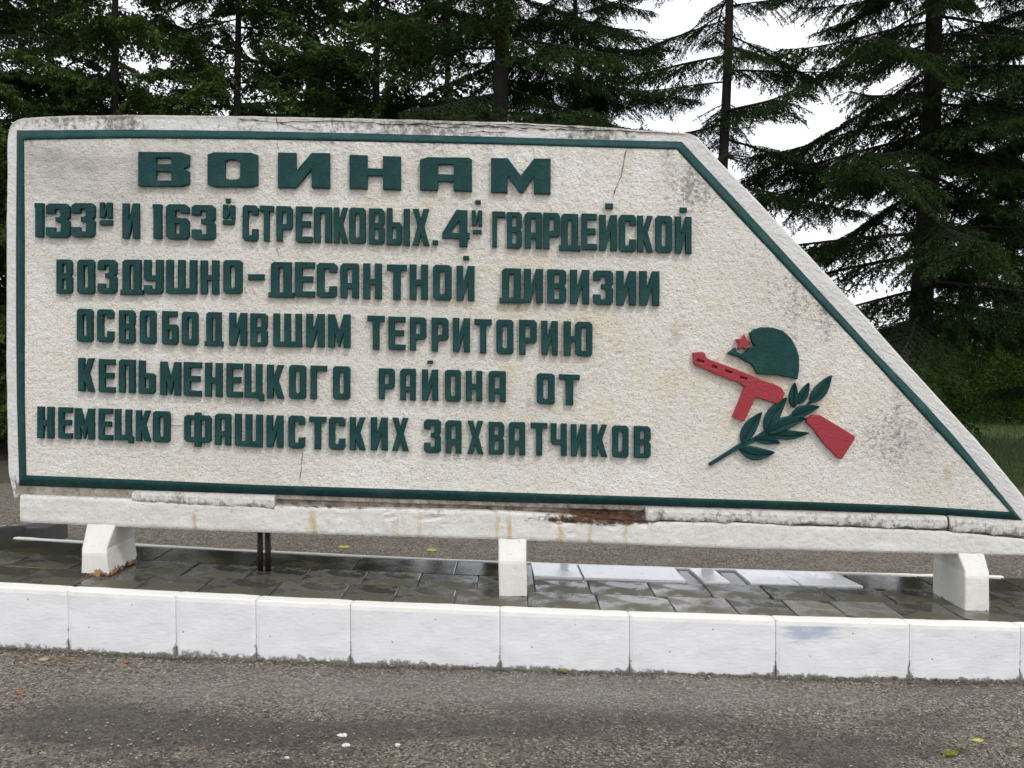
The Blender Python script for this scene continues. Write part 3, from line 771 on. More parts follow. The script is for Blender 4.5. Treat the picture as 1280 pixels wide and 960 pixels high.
# ------------------------------------------------------------------ lettering
def ch(x0, y0, x1, y1, c, cx=None, tl=1, tr=1, br=1, bl=1):
    """chamfered rectangle, counter-clockwise, y up; c in y, cx in x"""
    cx = cx if cx is not None else c*1.9; o = []
    o += [(x0, y0+c), (x0+cx, y0)] if bl else [(x0, y0)]
    o += [(x1-cx, y0), (x1, y0+c)] if br else [(x1, y0)]
    o += [(x1, y1-c), (x1-cx, y1)] if tr else [(x1, y1)]
    o += [(x0+cx, y1), (x0, y1-c)] if tl else [(x0, y1)]
    return o
def glyph(g, a=.37, b=.17):
    q = 1-a; C = .07; h = .43
    if g == 'О': return [ch(0, 0, 1, 1, C)], [ch(a, b, q, 1-b, .05, .08)]
    if g == 'В': return [[(0, 0), (.84, 0), (1, .08), (1, .44), (.90, .52), (1, .60), (1, .92), (.84, 1), (0, 1)]], [[(a, b*.8), (q, b*.8), (q, h), (a, h)], [(a, h+b), (q, h+b), (q, 1-b*.8), (a, 1-b*.8)]]
    if g == 'И' or g == 'Й' or g == 'и': return [[(0, 0), (a, 0), (q-.01, .52), (q, .50), (q, 0), (1, 0), (1, 1), (q+.0, 1), (a+.01, .50), (a, .52), (a, 1), (0, 1)]], []
    if g == 'Н': return [[(0, 0), (a, 0), (a, h-.03), (q, h-.03), (q, 0), (1, 0), (1, 1), (q, 1), (q, h+b-.03), (a, h+b-.03), (a, 1), (0, 1)]], []
    if g == 'А': return [[(0, 0), (a, 0), (a, .27), (q, .27), (q, 0), (1, 0), (1, .95), (.93, 1), (.16, 1), (0, .92)]], [[(a, .27+b), (q, .27+b), (q, 1-b), (a, 1-b)]]
    if g == 'М':
        s = a*.80; return [[(0, 0), (s, 0), (s, .50), (.5-.02, .02), (.5+.04, .02), (1-s, .50), (1-s, 0), (1, 0), (1, 1), (1-s*1.0, 1), (.5, .50), (s, 1), (0, 1)]], []
    if g == '1': return [[(0.1, 0), (1, 0), (1, 1), (.1, 1), (0, .98), (0, .88), (.1, .86)]], []
    if g == 'I': return [[(0, 0), (1, 0), (1, 1), (0, 1)]], []
    if g == '3' or g == 'З':
        return [[(0, .07), (.14, 0), (.86, 0), (1, .08), (1, .46), (.90, .53), (1, .60), (1, .92), (.86, 1), (.14, 1), (0, .93), (0, .70), (.36, .70), (.40, .83), (.60, .83), (.62, .64), (.54, .60), (.40, .60), (.40, .46), (.54, .46), (.64, .40), (.62, .17), (.40, .17), (.36, .30), (0, .30)]], []
    if g == '6': return [[(0, .08), (.14, 0), (.86, 0), (1, .08), (1, .52), (.88, .61), (.42, .61), (.40, .80), (.60, .82), (.66, .74), (1, .74), (1, .92), (.86, 1), (.14, 1), (0, .92)]], [[(.40, .16), (.60, .16), (.60, .45), (.40, .45)]]
    if g == '4': return [[(.62, 0), (.92, 0), (.92, .22), (1, .22), (1, .38), (.92, .38), (.92, 1), (.52, 1), (0, .36), (0, .22), (.62, .22)]], [[(.30, .38), (.62, .38), (.62, .72)]]
    if g == 'С': return [[(0, .08), (.14, 0), (.86, 0), (1, .08), (1, .34), (q, .34), (q-.02, b), (a+.02, b), (a, b+.05), (a, 1-b-.05), (a+.02, 1-b), (q-.02, 1-b), (q, .72), (1, .72), (1, .92), (.86, 1), (.14, 1), (0, .92)]], []
    if g == 'Т':
        s = .31; return [[(s, 0), (1-s, 0), (1-s, 1-b), (1, 1-b), (1, 1), (0, 1), (0, 1-b), (s, 1-b)]], []
    if g == 'Р': return [[(0, 0), (a, 0), (a, .33), (.86, .33), (1, .41), (1, .92), (.86, 1), (0, 1)]], [[(a, .33+b), (q, .33+b), (q, 1-b), (a, 1-b)]]
    if g == 'Е': return [[(0, .05), (.08, 0), (1, 0), (1, b), (a, b), (a, h), (.92, h), (.92, h+b), (a, h+b), (a, 1-b), (1, 1-b), (1, 1), (0, 1)]], []
    if g == 'Л': return [[(0, 0), (a-.02, 0), (a, .06), (a, 1-b), (q, 1-b), (q, 0), (1, 0), (1, 1), (.14, 1), (0, .93)]], []
    if g == 'К': return [[(0, 0), (a, 0), (a, .36), (.62, 0), (1, 0), (.66, .54), (.98, 1), (.64, 1), (a, .62), (a, 1), (0, 1)]], []
    if g == 'Ь': return [[(0, 0), (.86, 0), (1, .08), (1, .54), (.86, .62), (a, .62), (a, 1), (0, 1)]], [[(a, b), (q, b), (q, .62-b*.9), (a, .62-b*.9)]]
    if g == 'Х': return [[(0, 0), (.36, 0), (.50, .33), (.64, 0), (1, 0), (.70, .52), (.98, 1), (.64, 1), (.50, .70), (.36, 1), (.02, 1), (.30, .52)]], []
    if g == 'Г': return [[(0, 0), (a, 0), (a, 1-b), (1, 1-b), (1, 1), (0, 1)]], []
    if g == 'Д': return [[(0, -.02), (1, -.02), (1, .13), (.90, .13), (.90, 1), (.22, 1), (.10, .93), (.10, .13), (0, .13)]], [[(.10+a*.85, .14), (.90-a*.85, .14), (.90-a*.85, 1-b), (.10+a*.85, 1-b)]]
    if g == 'У': return [[(0, .07), (.14, 0), (.86, 0), (1, .08), (1, 1), (q, 1), (q, .55), (a, .55), (a, 1), (0, 1), (0, .46), (.12, .38), (q, .38), (q-.02, .16), (a+.02, .16), (a, .26), (0, .26)]], []
    if g == 'Ш':
        s = .225; m0 = .5-s/2; return [[(0, .04), (.06, 0), (1, 0), (1, 1), (1-s, 1), (1-s, b), (m0+s, b), (m0+s, 1), (m0, 1), (m0, b), (s, b), (s, 1), (0, 1)]], []
    if g == 'Ц': return [[(0, 0), (.76, 0), (.78, -.09), (1.02, -.09), (1.02, b*.6), (.92, b), (.92, 1), (.92-a*.85, 1), (.92-a*.85, b), (a*.85, b), (a*.85, 1), (0, 1)]], []
    if g == 'Б': return [[(0, .04), (.08, 0), (.86, 0), (1, .08), (1, .52), (.86, .61), (a, .61), (a, 1-b), (.94, 1-b), (.94, 1), (0, 1)]], [[(a, b), (q, b), (q, .61-b), (a, .61-b)]]
    if g == 'Ю': return [[(0, 0), (.25, 0), (.25, .42), (.40, .42), (.40, .08), (.50, 0), (.90, 0), (1, .08), (1, .92), (.90, 1), (.50, 1), (.40, .92), (.40, .58), (.25, .58), (.25, 1), (0, 1)]], [[(.62, .16), (.78, .16), (.78, .84), (.62, .84)]]
    if g == 'Ф': return [[(.38, -.08), (.62, -.08), (.62, .06), (.90, .06), (1, .13), (1, .84), (.90, .91), (.62, .91), (.60, 1), (.40, 1), (.38, .91), (.10, .91), (0, .84), (0, .13), (.10, .06), (.38, .06)]], [[(.22, .22), (.38, .22), (.38, .77), (.22, .77)], [(.62, .22), (.78, .22), (.78, .77), (.62, .77)]]
    if g == 'Ч': return [[(q, 0), (1, 0), (1, 1), (q, 1), (q, .50), (a, .50), (a, 1), (0, 1), (0, .42), (.14, .33), (q, .33)]], []
    raise KeyError(g)

def inset(poly, d):
    n = len(poly); out = []
    for i in range(n):
        p0, p1, p2 = Vector(poly[i-1]), Vector(poly[i]), Vector(poly[(i+1) % n])
        e1, e2 = (p1-p0), (p2-p1)
        if e1.length < 1e-9 or e2.length < 1e-9: out.append(tuple(p1)); continue
        e1.normalize(); e2.normalize(); n1, n2 = Vector((-e1.y, e1.x)), Vector((-e2.y, e2.x))
        m = n1+n2
        if m.length < .3: m = n1*1.0
        m.normalize(); k = d/max(.5, m.dot(n1)); out.append((p1.x+m.x*k, p1.y+m.y*k))
    return out
def area(p): return sum(p[i-1][0]*p[i][1]-p[i][0]*p[i-1][1] for i in range(len(p)))/2
def plaque(name, outers, holes, yfront, yback, mat, parent, bev=.0035, wob=.0007, seg=.03, center=None):
    """flat raised shape in the wall plane: outlines as (x, z), with rounded edge"""
    V = []; F = []
    conts = []
    for k, c in enumerate(outers+holes):
        ccw = k < len(outers); c = list(c)
        if (area(c) > 0) != ccw: c.reverse()
        d = []
        for i in range(len(c)):
            a, b = c[i], c[(i+1) % len(c)]; L = math.dist(a, b); m = max(1, int(L/seg))
            for j in range(m):
                t = j/m; x, z = a[0]+(b[0]-a[0])*t, a[1]+(b[1]-a[1])*t
                d.append((x+wob*fbm(x, z, 0, 2, 45), z+wob*fbm(x, z, 9, 2, 45)))
        conts.append(d)
    tess = [[Vector((x, z, 0)) for x, z in inset(d, bev)] for d in conts]
    tri = tessellate_polygon(tess); flat = [p for c in tess for p in c]
    V += [(p.x, yfront+.0006*fbm(p.x, p.y, 3, 2, 25), p.y) for p in flat]
    for t in tri:
        a, b, c = (flat[i] for i in t); s = (b-a).cross(c-a).z
        F.append(tuple(t) if s > 0 else tuple(reversed(t)))
    off = 0
    for d in conts:
        n = len(d); ins = [(off+i) for i in range(n)]; mid = []; bk = []
        ii = inset(d, bev*.25)
        for x, z in ii: mid.append(len(V)); V.append((x, yfront+bev*.35, z))
        m2 = []
        for x, z in d: m2.append(len(V)); V.append((x, yfront+bev, z))
        for x, z in d: bk.append(len(V)); V.append((x, yback, z))
        for A_, B_ in ((ins, mid), (mid, m2), (m2, bk)):
            for i in range(n):
                j = (i+1) % n; F.append((A_[i], B_[i], B_[j], A_[j]))
        off += n
    c = center or (sum(v[0] for v in V)/len(V), yfront, sum(v[2] for v in V)/len(V))
    return link(name, V, F, mat, parent, loc=c)

LT = .026; Y_L = Y_F-LT
def letter(g, x0, x1, top, bot, a=.37, b=.17, name='letter'):
    """top/bot: tables of picture rows along the line of text"""
    outs, hs = glyph(g, a, b)
    jx0, jx1 = rnd.uniform(-.4, .4), rnd.uniform(-.4, .4); jt, jb = rnd.uniform(-.5, .5), rnd.uniform(-.5, .5)
    def mp(p):
        px = x0+jx0+(x1-x0+jx1)*p[0]; t = lerp_tab(top, px)+jt; bo = lerp_tab(bot, px)+jb
        q = P(px, bo+(t-bo)*p[1], Y_L); return (q.x, q.z)
    return plaque(name, [[mp(p) for p in c] for c in outs], [[mp(p) for p in c] for c in hs], Y_L+rnd.uniform(-.0015, .0015), Y_F+.010, M['green'], wall)
def bit(x0, x1, y0, y1, name):
    c = [(x0, y0), (x1, y0), (x1, y1), (x0, y1)]; c = [P(x, y, Y_L) for x, y in c]
    return plaque(name, [[(q.x, q.z) for q in c]], [], Y_L+.003, Y_F+.010, M['green'], wall, .003)
rnd.seed(11)
T1, B1 = [(172, 189), (412, 191.5), (437, 192.5), (525, 196), (689, 198)], [(172, 232.5), (412, 234.5), (500, 237), (590, 239.5), (689, 242.5)]
for g, a0, a1 in (('В', 172.5, 236), ('О', 259, 322), ('И', 347.5, 412.5), ('Н', 437, 501), ('А', 525, 590.5), ('М', 614, 689)):
    letter(g, a0, a1, T1, B1, .35, .22)
T2 = [(42, 253.5), (170, 254), (303, 256.5), (536, 261), (615, 264), (864, 270.5)]; B2 = [(42, 296), (170, 297.5), (303, 300.5), (536, 307), (615, 309), (864, 316.5)]
for g, a0, a1 in (('1', 42.5, 53), ('3', 57, 86), ('3', 89, 118), ('И', 152.5, 173), ('1', 190.5, 202), ('6', 207, 236), ('3', 239.5, 269), ('С', 303, 322.5), ('Т', 324, 341.5), ('Р', 345, 365.5), ('Е', 369, 389), ('Л', 392, 414), ('К', 417, 435), ('О', 436.5, 457.5), ('В', 461, 480.5), ('Ь', 483, 502), ('I', 504.5, 512.5), ('Х', 515, 536), ('4', 553, 587),
                  ('Г', 615, 631.5), ('В', 634, 653), ('А', 656, 677.5), ('Р', 679.5, 700.5), ('Д', 699.5, 726), ('Е', 727, 746), ('Й', 749, 771), ('С', 774, 795), ('К', 797, 816.5), ('О', 819.5, 840), ('Й', 844, 864.5)):
    letter(g, a0, a1, T2, B2)
letter('и', 124, 139, [(124, 252.5), (139, 253)], [(124, 272), (139, 272.5)]); bit(124, 139.5, 275, 281, 'underline')
letter('Й', 278, 292.5, [(278, 255), (292, 256)], [(278, 272.5), (292, 273.5)]); bit(278, 292, 275, 280.5, 'underline'); bit(281.5, 287, 248, 253, 'letter_dot')
letter('Й', 589.5, 602.5, [(589, 262.5), (603, 263)], [(589, 281.5), (603, 282)]); bit(591, 602, 287, 292, 'underline'); bit(594, 601, 250, 254.5, 'letter_dot')
bit(540.5, 547.5, 300, 306, 'comma'); bit(757, 766.5, 254, 260.5, 'letter_dot'); bit(850.5, 859, 259, 265, 'letter_dot')
T3 = [(70, 324), (302, 325), (337, 327), (593, 332), (626, 334.5), (825, 339)]; B3 = [(70, 367), (302, 367.5), (337, 371), (593, 376), (626, 377.5), (825, 382)]
for g, a0, a1 in (('В', 70, 89.5), ('О', 96, 117), ('З', 122, 145.5), ('Д', 149.5, 177.5), ('У', 179, 203), ('Ш', 207, 245), ('Н', 250, 272.5), ('О', 279, 302.5),
                  ('Д', 335, 367), ('Е', 368, 392.5), ('С', 396, 421), ('А', 425.5, 449), ('Н', 454, 477.5), ('Т', 483.5, 508), ('Н', 512, 535), ('О', 541, 564.5), ('Й', 570.5, 593),
                  ('Д', 624, 654.5), ('И', 655, 679), ('В', 684, 707.5), ('И', 713, 737), ('З', 742, 766.5), ('И', 770.5, 795.5), ('И', 800, 825)):
    letter(g, a0, a1, T3, B3)
bit(309.5, 329.5, 342.5, 350, 'hyphen'); bit(579, 586, 319.5, 324.5, 'letter_dot')
T4 = [(96, 386), (227, 389), (312, 391), (437, 393), (459, 394.5), (740, 402)]; B4 = [(96, 427), (227, 431), (312, 433), (437, 435), (459, 436.5), (740, 446)]
for g, a0, a1 in (('О', 96, 115), ('С', 121, 141), ('В', 148, 167.5), ('О', 174, 194), ('Б', 202, 221.5), ('О', 227, 247), ('Д', 255, 277.5), ('И', 286, 308), ('В', 312.5, 334), ('Ш', 341, 377), ('И', 382, 405), ('М', 409.5, 437),
                  ('Т', 459, 480), ('Е', 485.5, 507), ('Р', 512, 533), ('Р', 539.5, 561), ('И', 566, 587.5), ('Т', 593, 614.5), ('О', 620.5, 642), ('Р', 649, 671), ('И', 677, 698), ('Ю', 704.5, 740.5)):
    letter(g, a0, a1, T4, B4)
T5 = [(97, 447.5), (250, 453), (333, 455.5), (437, 457.5), (473, 460), (632, 464), (671, 466.5), (725, 468.5)]; B5 = [(97, 489), (250, 495.5), (333, 498), (437, 499.5), (473, 499.5), (632, 503), (671, 504.5), (725, 506.5)]
for g, a0, a1 in (('К', 97, 117), ('Е', 122.5, 142.5), ('Л', 148, 168), ('Ь', 173, 193), ('М', 200, 225), ('Е', 229.5, 251), ('Н', 256, 277), ('Е', 282.5, 301.5), ('Ц', 305.5, 329), ('К', 333, 354), ('О', 361, 382), ('Г', 388, 408), ('О', 416, 437),
                  ('Р', 473, 493), ('А', 500, 520), ('Й', 527.5, 547.5), ('О', 556, 576), ('Н', 582, 602.5), ('А', 610.5, 632.5), ('О', 671, 694), ('Т', 699, 724.5)):
    letter(g, a0, a1, T5, B5)
bit(534, 541, 450.5, 454.5, 'letter_dot')
T6 = [(46, 508), (212, 514), (229, 515), (327, 519), (509, 523), (530, 524.5), (814, 533)]; B6 = [(46, 547.5), (212, 553), (229, 554), (327, 559.5), (509, 564.5), (530, 566), (814, 573)]
for g, a0, a1 in (('Н', 46, 66), ('Е', 72, 89), ('М', 92.5, 117), ('Е', 122.5, 139.5), ('Ц', 143, 165), ('К', 169.5, 188), ('О', 190.5, 212), ('Ф', 229.5, 263), ('А', 268, 287.5), ('Ш', 293, 327), ('И', 333, 354), ('С', 360, 380.5), ('Т', 386, 407), ('С', 411, 431.5), ('К', 437, 457), ('И', 463, 484), ('Х', 489.5, 510),
                  ('З', 530, 551), ('А', 557, 577), ('Х', 584, 604.5), ('В', 611, 631), ('А', 636, 657), ('Т', 663.5, 684), ('Ч', 688, 708.5), ('И', 714, 734), ('К', 740, 759.5), ('О', 766, 786.5), ('В', 793, 814)):
    letter(g, a0, a1, T6, B6)

# ------------------------------------------------------------------ emblem: helmet with star, submachine gun, laurel
S = 240/1097.0
def E(pts, Y=Y_L): return [(lambda q: (q.x, q.z))(P(850+x*S, 390+y*S, Y)) for x, y in pts]
hel = E([(272, 235), (316, 202), (326, 226), (352, 238), (378, 228), (394, 203), (426, 196), (409, 160), (398, 122), (422, 100), (465, 86), (530, 88), (590, 108), (635, 150), (663, 200), (680, 250), (682, 320), (672, 385), (635, 377), (560, 362), (500, 360), (440, 352), (425, 322), (405, 298), (370, 280), (330, 256), (290, 244)])
helmet = plaque('helmet', [hel], [], Y_L-.004, Y_F+.01, M['green'], wall, .006)
sp = []
for k in range(10):
    a = R(-90+36*k+8); r = 47 if k % 2 == 0 else 27; sp.append((362+r*math.cos(a)*.95, 176+r*math.sin(a)))
plaque('star', [E(sp)], [], Y_L-.006, Y_F+.01, M['red'], helmet, .003).location += Vector((0, 0, 0))
gun_o = [(75, 232), (108, 228), (134, 229), (146, 240), (150, 262), (200, 282), (300, 318), (400, 358), (470, 390), (540, 412), (580, 432), (597, 462), (590, 495), (556, 524), (530, 517), (432, 488), (368, 625), (335, 615), (302, 597), (340, 505), (370, 428), (340, 405), (230, 365), (100, 308), (80, 298)]
slots = [[(97, 268), (140, 279), (136, 292), (94, 284)], [(185, 303), (214, 312), (210, 326), (182, 318)], [(262, 328), (298, 341), (294, 354), (258, 342)], [(344, 366), (384, 377), (380, 388), (340, 380)]]
gun = plaque('submachine_gun', [E(gun_o)], [E(s) for s in slots], Y_L-.002, Y_F+.004, M['red'], wall, .004)
plaque('slot_bottom', [E(inset([(90, 262), (145, 278), (210, 305), (300, 340), (390, 378), (380, 392), (290, 358), (180, 322), (88, 288)], 0.))], [], Y_F-.008, Y_F+.006, M['red'], gun, .001)
plaque('gunstock', [E([(724, 614), (740, 602), (765, 588), (800, 588), (900, 648), (1001, 710), (996, 730), (925, 841), (903, 833), (818, 748), (765, 672), (722, 632)])], [], Y_L-.002, Y_F+.01, M['red'], gun, .004)
stem = [(170, 874, 8), (258, 820, 9), (345, 766, 11), (420, 735, 10), (490, 688, 9), (560, 645, 7), (640, 596, 6), (700, 560, 5), (755, 512, 4)]
up = [(x-.5*w, y-w) for x, y, w in stem]; dn = [(x+.5*w, y+w) for x, y, w in reversed(stem)]
laurel = plaque('laurel_branch', [E(up+dn)], [], Y_L+.006, Y_F+.01, M['green'], wall, .002)
def leaf(base, tip, w, dy, bend=0.):
    b = Vector(base); t = Vector(tip); d = t-b; L = d.length; d.normalize(); n = Vector((-d.y, d.x)); V = []; F = []; N = 12
    for i in range(N+1):
        u = i/N; hw = w/2*(math.sin(math.pi*min(1, u**.85))**.8)*(1-.25*u)+1.2
        if i == N: hw = .8
        c = b+d*L*u+n*bend*math.sin(math.pi*u)*L
        for s, Y in ((-1, Y_F+.01), (-1, Y_L+dy+.004), (-.82, Y_L+dy), (-.09, Y_L+dy+.0035), (0, Y_L+dy-.007), (.09, Y_L+dy+.0035), (.82, Y_L+dy), (1, Y_L+dy+.004), (1, Y_F+.01)):
            q = c+n*hw*s; p = P(850+q.x*S, 390+q.y*S, Y_L); V.append((p.x, Y, p.z))
    for i in range(N):
        for j in range(8): F.append((i*9+j, i*9+9+j, i*9+10+j, i*9+j+1))
    F.append(tuple(range(9))); F.append(tuple(N*9+j for j in range(8, -1, -1)))
    o = link('leaf', V, F, M['green'], laurel, loc=V[4]); return o
for i, (b, t, w, bd) in enumerate([((356, 752), (470, 574), 82, -.04), ((340, 782), (543, 802), 84, .09), ((425, 722), (576, 750), 60, -.04), ((492, 690), (612, 490), 84, -.06), ((492, 690), (724, 606), 82, -.05), ((505, 692), (740, 692), 60, .05), ((638, 598), (800, 540), 66, -.04), ((652, 548), (660, 405), 56, -.02), ((682, 525), (740, 405), 56, .02), ((750, 518), (868, 362), 78, .02)]):
    leaf(b, t, w, (.002, -.004, .003, .0, -.005, .003, .001, -.001, .003, -.002)[i], bd)

# ------------------------------------------------------------------ litter on the asphalt
def gpt(px, py):
    """where the ground is seen at (px, py)"""
    Y = 4.
    for _ in range(12):
        a = P(px, py, 1.); s = (1.6-zg(a.x*Y))/(1.6-a.z); Y = s
    p = P(px, py, Y); return Vector((p.x, p.y, zg(p.x)+.010*fbm(p.x, p.y, 0, 3, 2.2)))
def scrap(name, px, py, r, mat, label, cat, group=None, lobes=9, ell=.7, lift=.006, pts=None):
    c = gpt(px, py); V = [(c.x, c.y, c.z+lift*1.6)]; n = lobes*2; a0 = rnd.random()*6
    for k, f in ((1, .55), (2, 1.)):
        for i in range(n):
            a = a0+i*6.283/n; q = r*f*(.75+.4*rnd.random()); V.append((c.x+q*math.cos(a), c.y+q*ell*math.sin(a), c.z+lift*(1.3+.8*rnd.random() if k == 1 else .3+1.1*rnd.random())))
    for i in range(n): a = a0+i*6.283/n; V.append((c.x+r*.7*math.cos(a), c.y+r*.7*ell*math.sin(a), c.z-.003))
    F = [(0, 1+i, 1+(i+1) % n) for i in range(n)]
    for k in (0, 1):
        F += [(1+k*n+i, 1+(k+1)*n+i, 1+(k+1)*n+(i+1) % n, 1+k*n+(i+1) % n) for i in range(n)]
    F.append(tuple(1+2*n+i for i in range(n-1, -1, -1)))
    return tag(link(name, V, F, mat, smooth=False, loc=c), label, cat, group)
rnd.seed(5)
scrap('litter_scrap', 428, 921, .022, M['paper'], 'larger crumpled white scrap on the asphalt, upper of a touching pair', 'litter', 'white scraps on the asphalt')
scrap('litter_scrap', 432, 933, .018, M['paper'], 'smaller crumpled white scrap just below the larger one on the asphalt', 'litter', 'white scraps on the asphalt')
scrap('litter_scrap', 497, 934, .012, M['paper'], 'small white crumb of litter right of the two touching scraps', 'litter', 'white scraps on the asphalt')
scrap('litter_scrap', 359, 948, .010, M['paper'], 'flat white chip near the bottom edge, left of the touching scraps', 'litter', 'white scraps on the asphalt', ell=.4)
scrap('stone', 54, 826, .028, M['pebble'], 'grey stone lying below the kerb at the far left', 'stone')
scrap('fallen_leaf', 157, 829, .026, M['orange'], 'orange fallen leaf close to the foot of the kerb', 'leaf', 'fallen leaves on the asphalt', 5, .6)
scrap('fallen_leaf', 1222, 928, .030, M['yellow'], 'yellow fallen leaf on the asphalt at lower right', 'leaf', 'fallen leaves on the asphalt', 4, .45)
scrap('fallen_leaf', 25, 866, .022, M['orange'], 'brick orange fallen leaf on damp asphalt at the far left', 'leaf', 'fallen leaves on the asphalt', 5, .6)
scrap('moss_tuft', 1186, 943, .040, M['moss'], 'yellow green moss tuft in the asphalt at the lower right', 'moss', None, 10, .6, .010)
scrap('moss_tuft', 704, 841, .030, M['moss'], 'olive moss tuft at the foot of the white kerb', 'moss', None, 10, .5, .008)
# leaves on the path seen under the beam
def far_leaf(px, py, r, m, label):
    scrap('fallen_leaf', px, py, r, m, label, 'leaf', 'fallen leaves on the path behind', 5, .7, .012)
far_leaf(431, 685, .05, M['yellow'], 'left yellow leaf on the path seen under the beam')
far_leaf(540, 689, .05, M['yellow'], 'right yellow leaf on the path seen under the beam')

# ------------------------------------------------------------------ conifers
def branch_mesh(name, seed, L, mat, droop, dens, nlen=.045, nw=.011, hang=.6, soft=0.):
    r = np.random.RandomState(seed); tv = []; tt = []   # needles
    WV = []; WF = []
    def rod(a, b, ra, rb):
        a = np.array(a); b = np.array(b); d = b-a; L_ = np.linalg.norm(d)
        if L_ < 1e-5: return
        d /= L_; u = np.cross(d, (0, 0, 1.)); nu = np.linalg.norm(u); u = u/nu if nu > 1e-3 else np.array((1., 0, 0)); w = np.cross(u, d); k = len(WV)
        for c, rr in ((a, ra), (b, rb)):
            for i in range(3):
                an = i*2.0944; WV.append(tuple(c+rr*(math.cos(an)*u+math.sin(an)*w)))
        for i in range(3): j = (i+1) % 3; WF.append((k+i, k+j, k+3+j, k+3+i))
    def needles(a, b, tip, step=.013):
        a = np.array(a); b = np.array(b); d = b-a; L_ = np.linalg.norm(d); n = max(2, int(L_/step*dens))
        d = d/max(L_, 1e-6); t = r.rand(n)[:, None]; base = a+(b-a)*t
        rv = r.normal(size=(n, 3)); rv -= (rv@d)[:, None]*d; rv /= np.linalg.norm(rv, axis=1)[:, None]; rv[:, 2] -= .25
        dirn = rv*.8+d*.75; dirn /= np.linalg.norm(dirn, axis=1)[:, None]
        ln = nlen*(.7+.6*r.rand(n))[:, None]; sd = np.cross(dirn, r.normal(size=(n, 3))); sd /= np.linalg.norm(sd, axis=1)[:, None]
        w = nw*(.7+.6*r.rand(n))[:, None]
        p = np.empty((n, 3, 3)); p[:, 0] = base-sd*w*.5; p[:, 1] = base+sd*w*.5; p[:, 2] = base+dirn*ln
        tv.append(p.reshape(-1, 3)); tt.append(np.repeat(np.clip(tip+.25*r.randn(n), 0, 1), 3))
    ns = int(L/.10); prev = np.zeros(3); pts = [prev]
    az = 0.
    for i in range(ns):
        t = (i+1)/ns; az += r.normal()*.03; sl = -droop*(.4+.9*t)+(.35*t**3)
        prev = prev+np.array((math.cos(az), math.sin(az), sl))*(L/ns); pts.append(prev)
    for i in range(ns):
        t = i/ns; rod(pts[i], pts[i+1], .022*(1-t)*L/2.5+.004, .022*(1-t-1/ns)*L/2.5+.004)
        if t > .15: needles(pts[i], pts[i+1], t*.5)
        if t < .12 and r.rand() < .6: continue
        d0 = pts[i+1]-pts[i]; d0 = d0/np.linalg.norm(d0)
        for s in (-1, 1):
            if r.rand() < .12: continue
            l = (.28+.75*math.sin(math.pi*min(1, t*.9+.12))**.8*(1-t*.55))*(.6+.6*r.rand())*L/2.6
            an = s*(R(62)-R(20)*t+r.normal()*.15); q = np.array((d0[0]*math.cos(an)-d0[1]*math.sin(an), d0[0]*math.sin(an)+d0[1]*math.cos(an), d0[2]*.5-.15-.25*r.rand()))
            q /= np.linalg.norm(q); a = pts[i]+(pts[i+1]-pts[i])*r.rand(); m = max(2, int(l/.075)); c = a.copy(); dq = q.copy()
            for k in range(m):
                u = k/m; dq = dq+np.array((0, 0, -hang*.07))+r.normal(size=3)*.03; dq /= np.linalg.norm(dq); c2 = c+dq*l/m
                rod(c, c2, .0055*(1-u)+.002, .0055*(1-u-1/m)+.002); needles(c, c2, .35+.5*u)
                for s2 in (-1, 1):
                    if r.rand() < .25: continue
                    a2 = s2*(R(50)+r.normal()*.2); l2 = (.09+.16*(1-u))*(.6+.8*r.rand())
                    e = np.array((dq[0]*math.cos(a2)-dq[1]*math.sin(a2), dq[0]*math.sin(a2)+dq[1]*math.cos(a2), dq[2]*.6-hang*(.3+.9*r.rand()))); e /= np.linalg.norm(e)
                    needles(c, c+e*l2, .55+.4*u)
                c = c2
    NV = np.concatenate(tv); nT = len(NV)//3; nW = len(WV)
    V = np.concatenate([np.array(WV), NV]); me = bpy.data.meshes.new(name)
    F = WF+[(nW+3*i, nW+3*i+1, nW+3*i+2) for i in range(nT)]
    me.from_pydata(V.tolist(), [], F); me.materials.append(M['bark']); me.materials.append(mat)
    mi = np.ones(len(F), dtype=np.int32); mi[:len(WF)] = 0; me.polygons.foreach_set('material_index', mi)
    at = me.attributes.new('tipness', 'FLOAT', 'POINT'); at.data.foreach_set('value', np.concatenate([np.zeros(nW), np.concatenate(tt)]).astype(np.float32))
    me.update(); return me
SPR = [branch_mesh('spruce_limb', 100+i, 2.6, M['needle_a'], .16+.05*i, 1.2, .048, .014, .6) for i in range(5)]
LAR = [branch_mesh('dense_limb', 200+i, 2.4, M['needle_b'], .05+.06*i, 1.15, .050, .021, .4) for i in range(4)]
LEAF = [branch_mesh('leafy_limb', 400+i, 2.3, M['needle_c'], -.06+.09*i, .36, .072, .046, .35) for i in range(5)]
BARE = [branch_mesh('bare_limb', 300+i, 2.2, M['needle_a'], .02+.12*i, .12, .03, .008, .2) for i in range(2)]
ntri = sum(len(m.polygons) for m in SPR+LAR+BARE); print('limb tris', ntri)

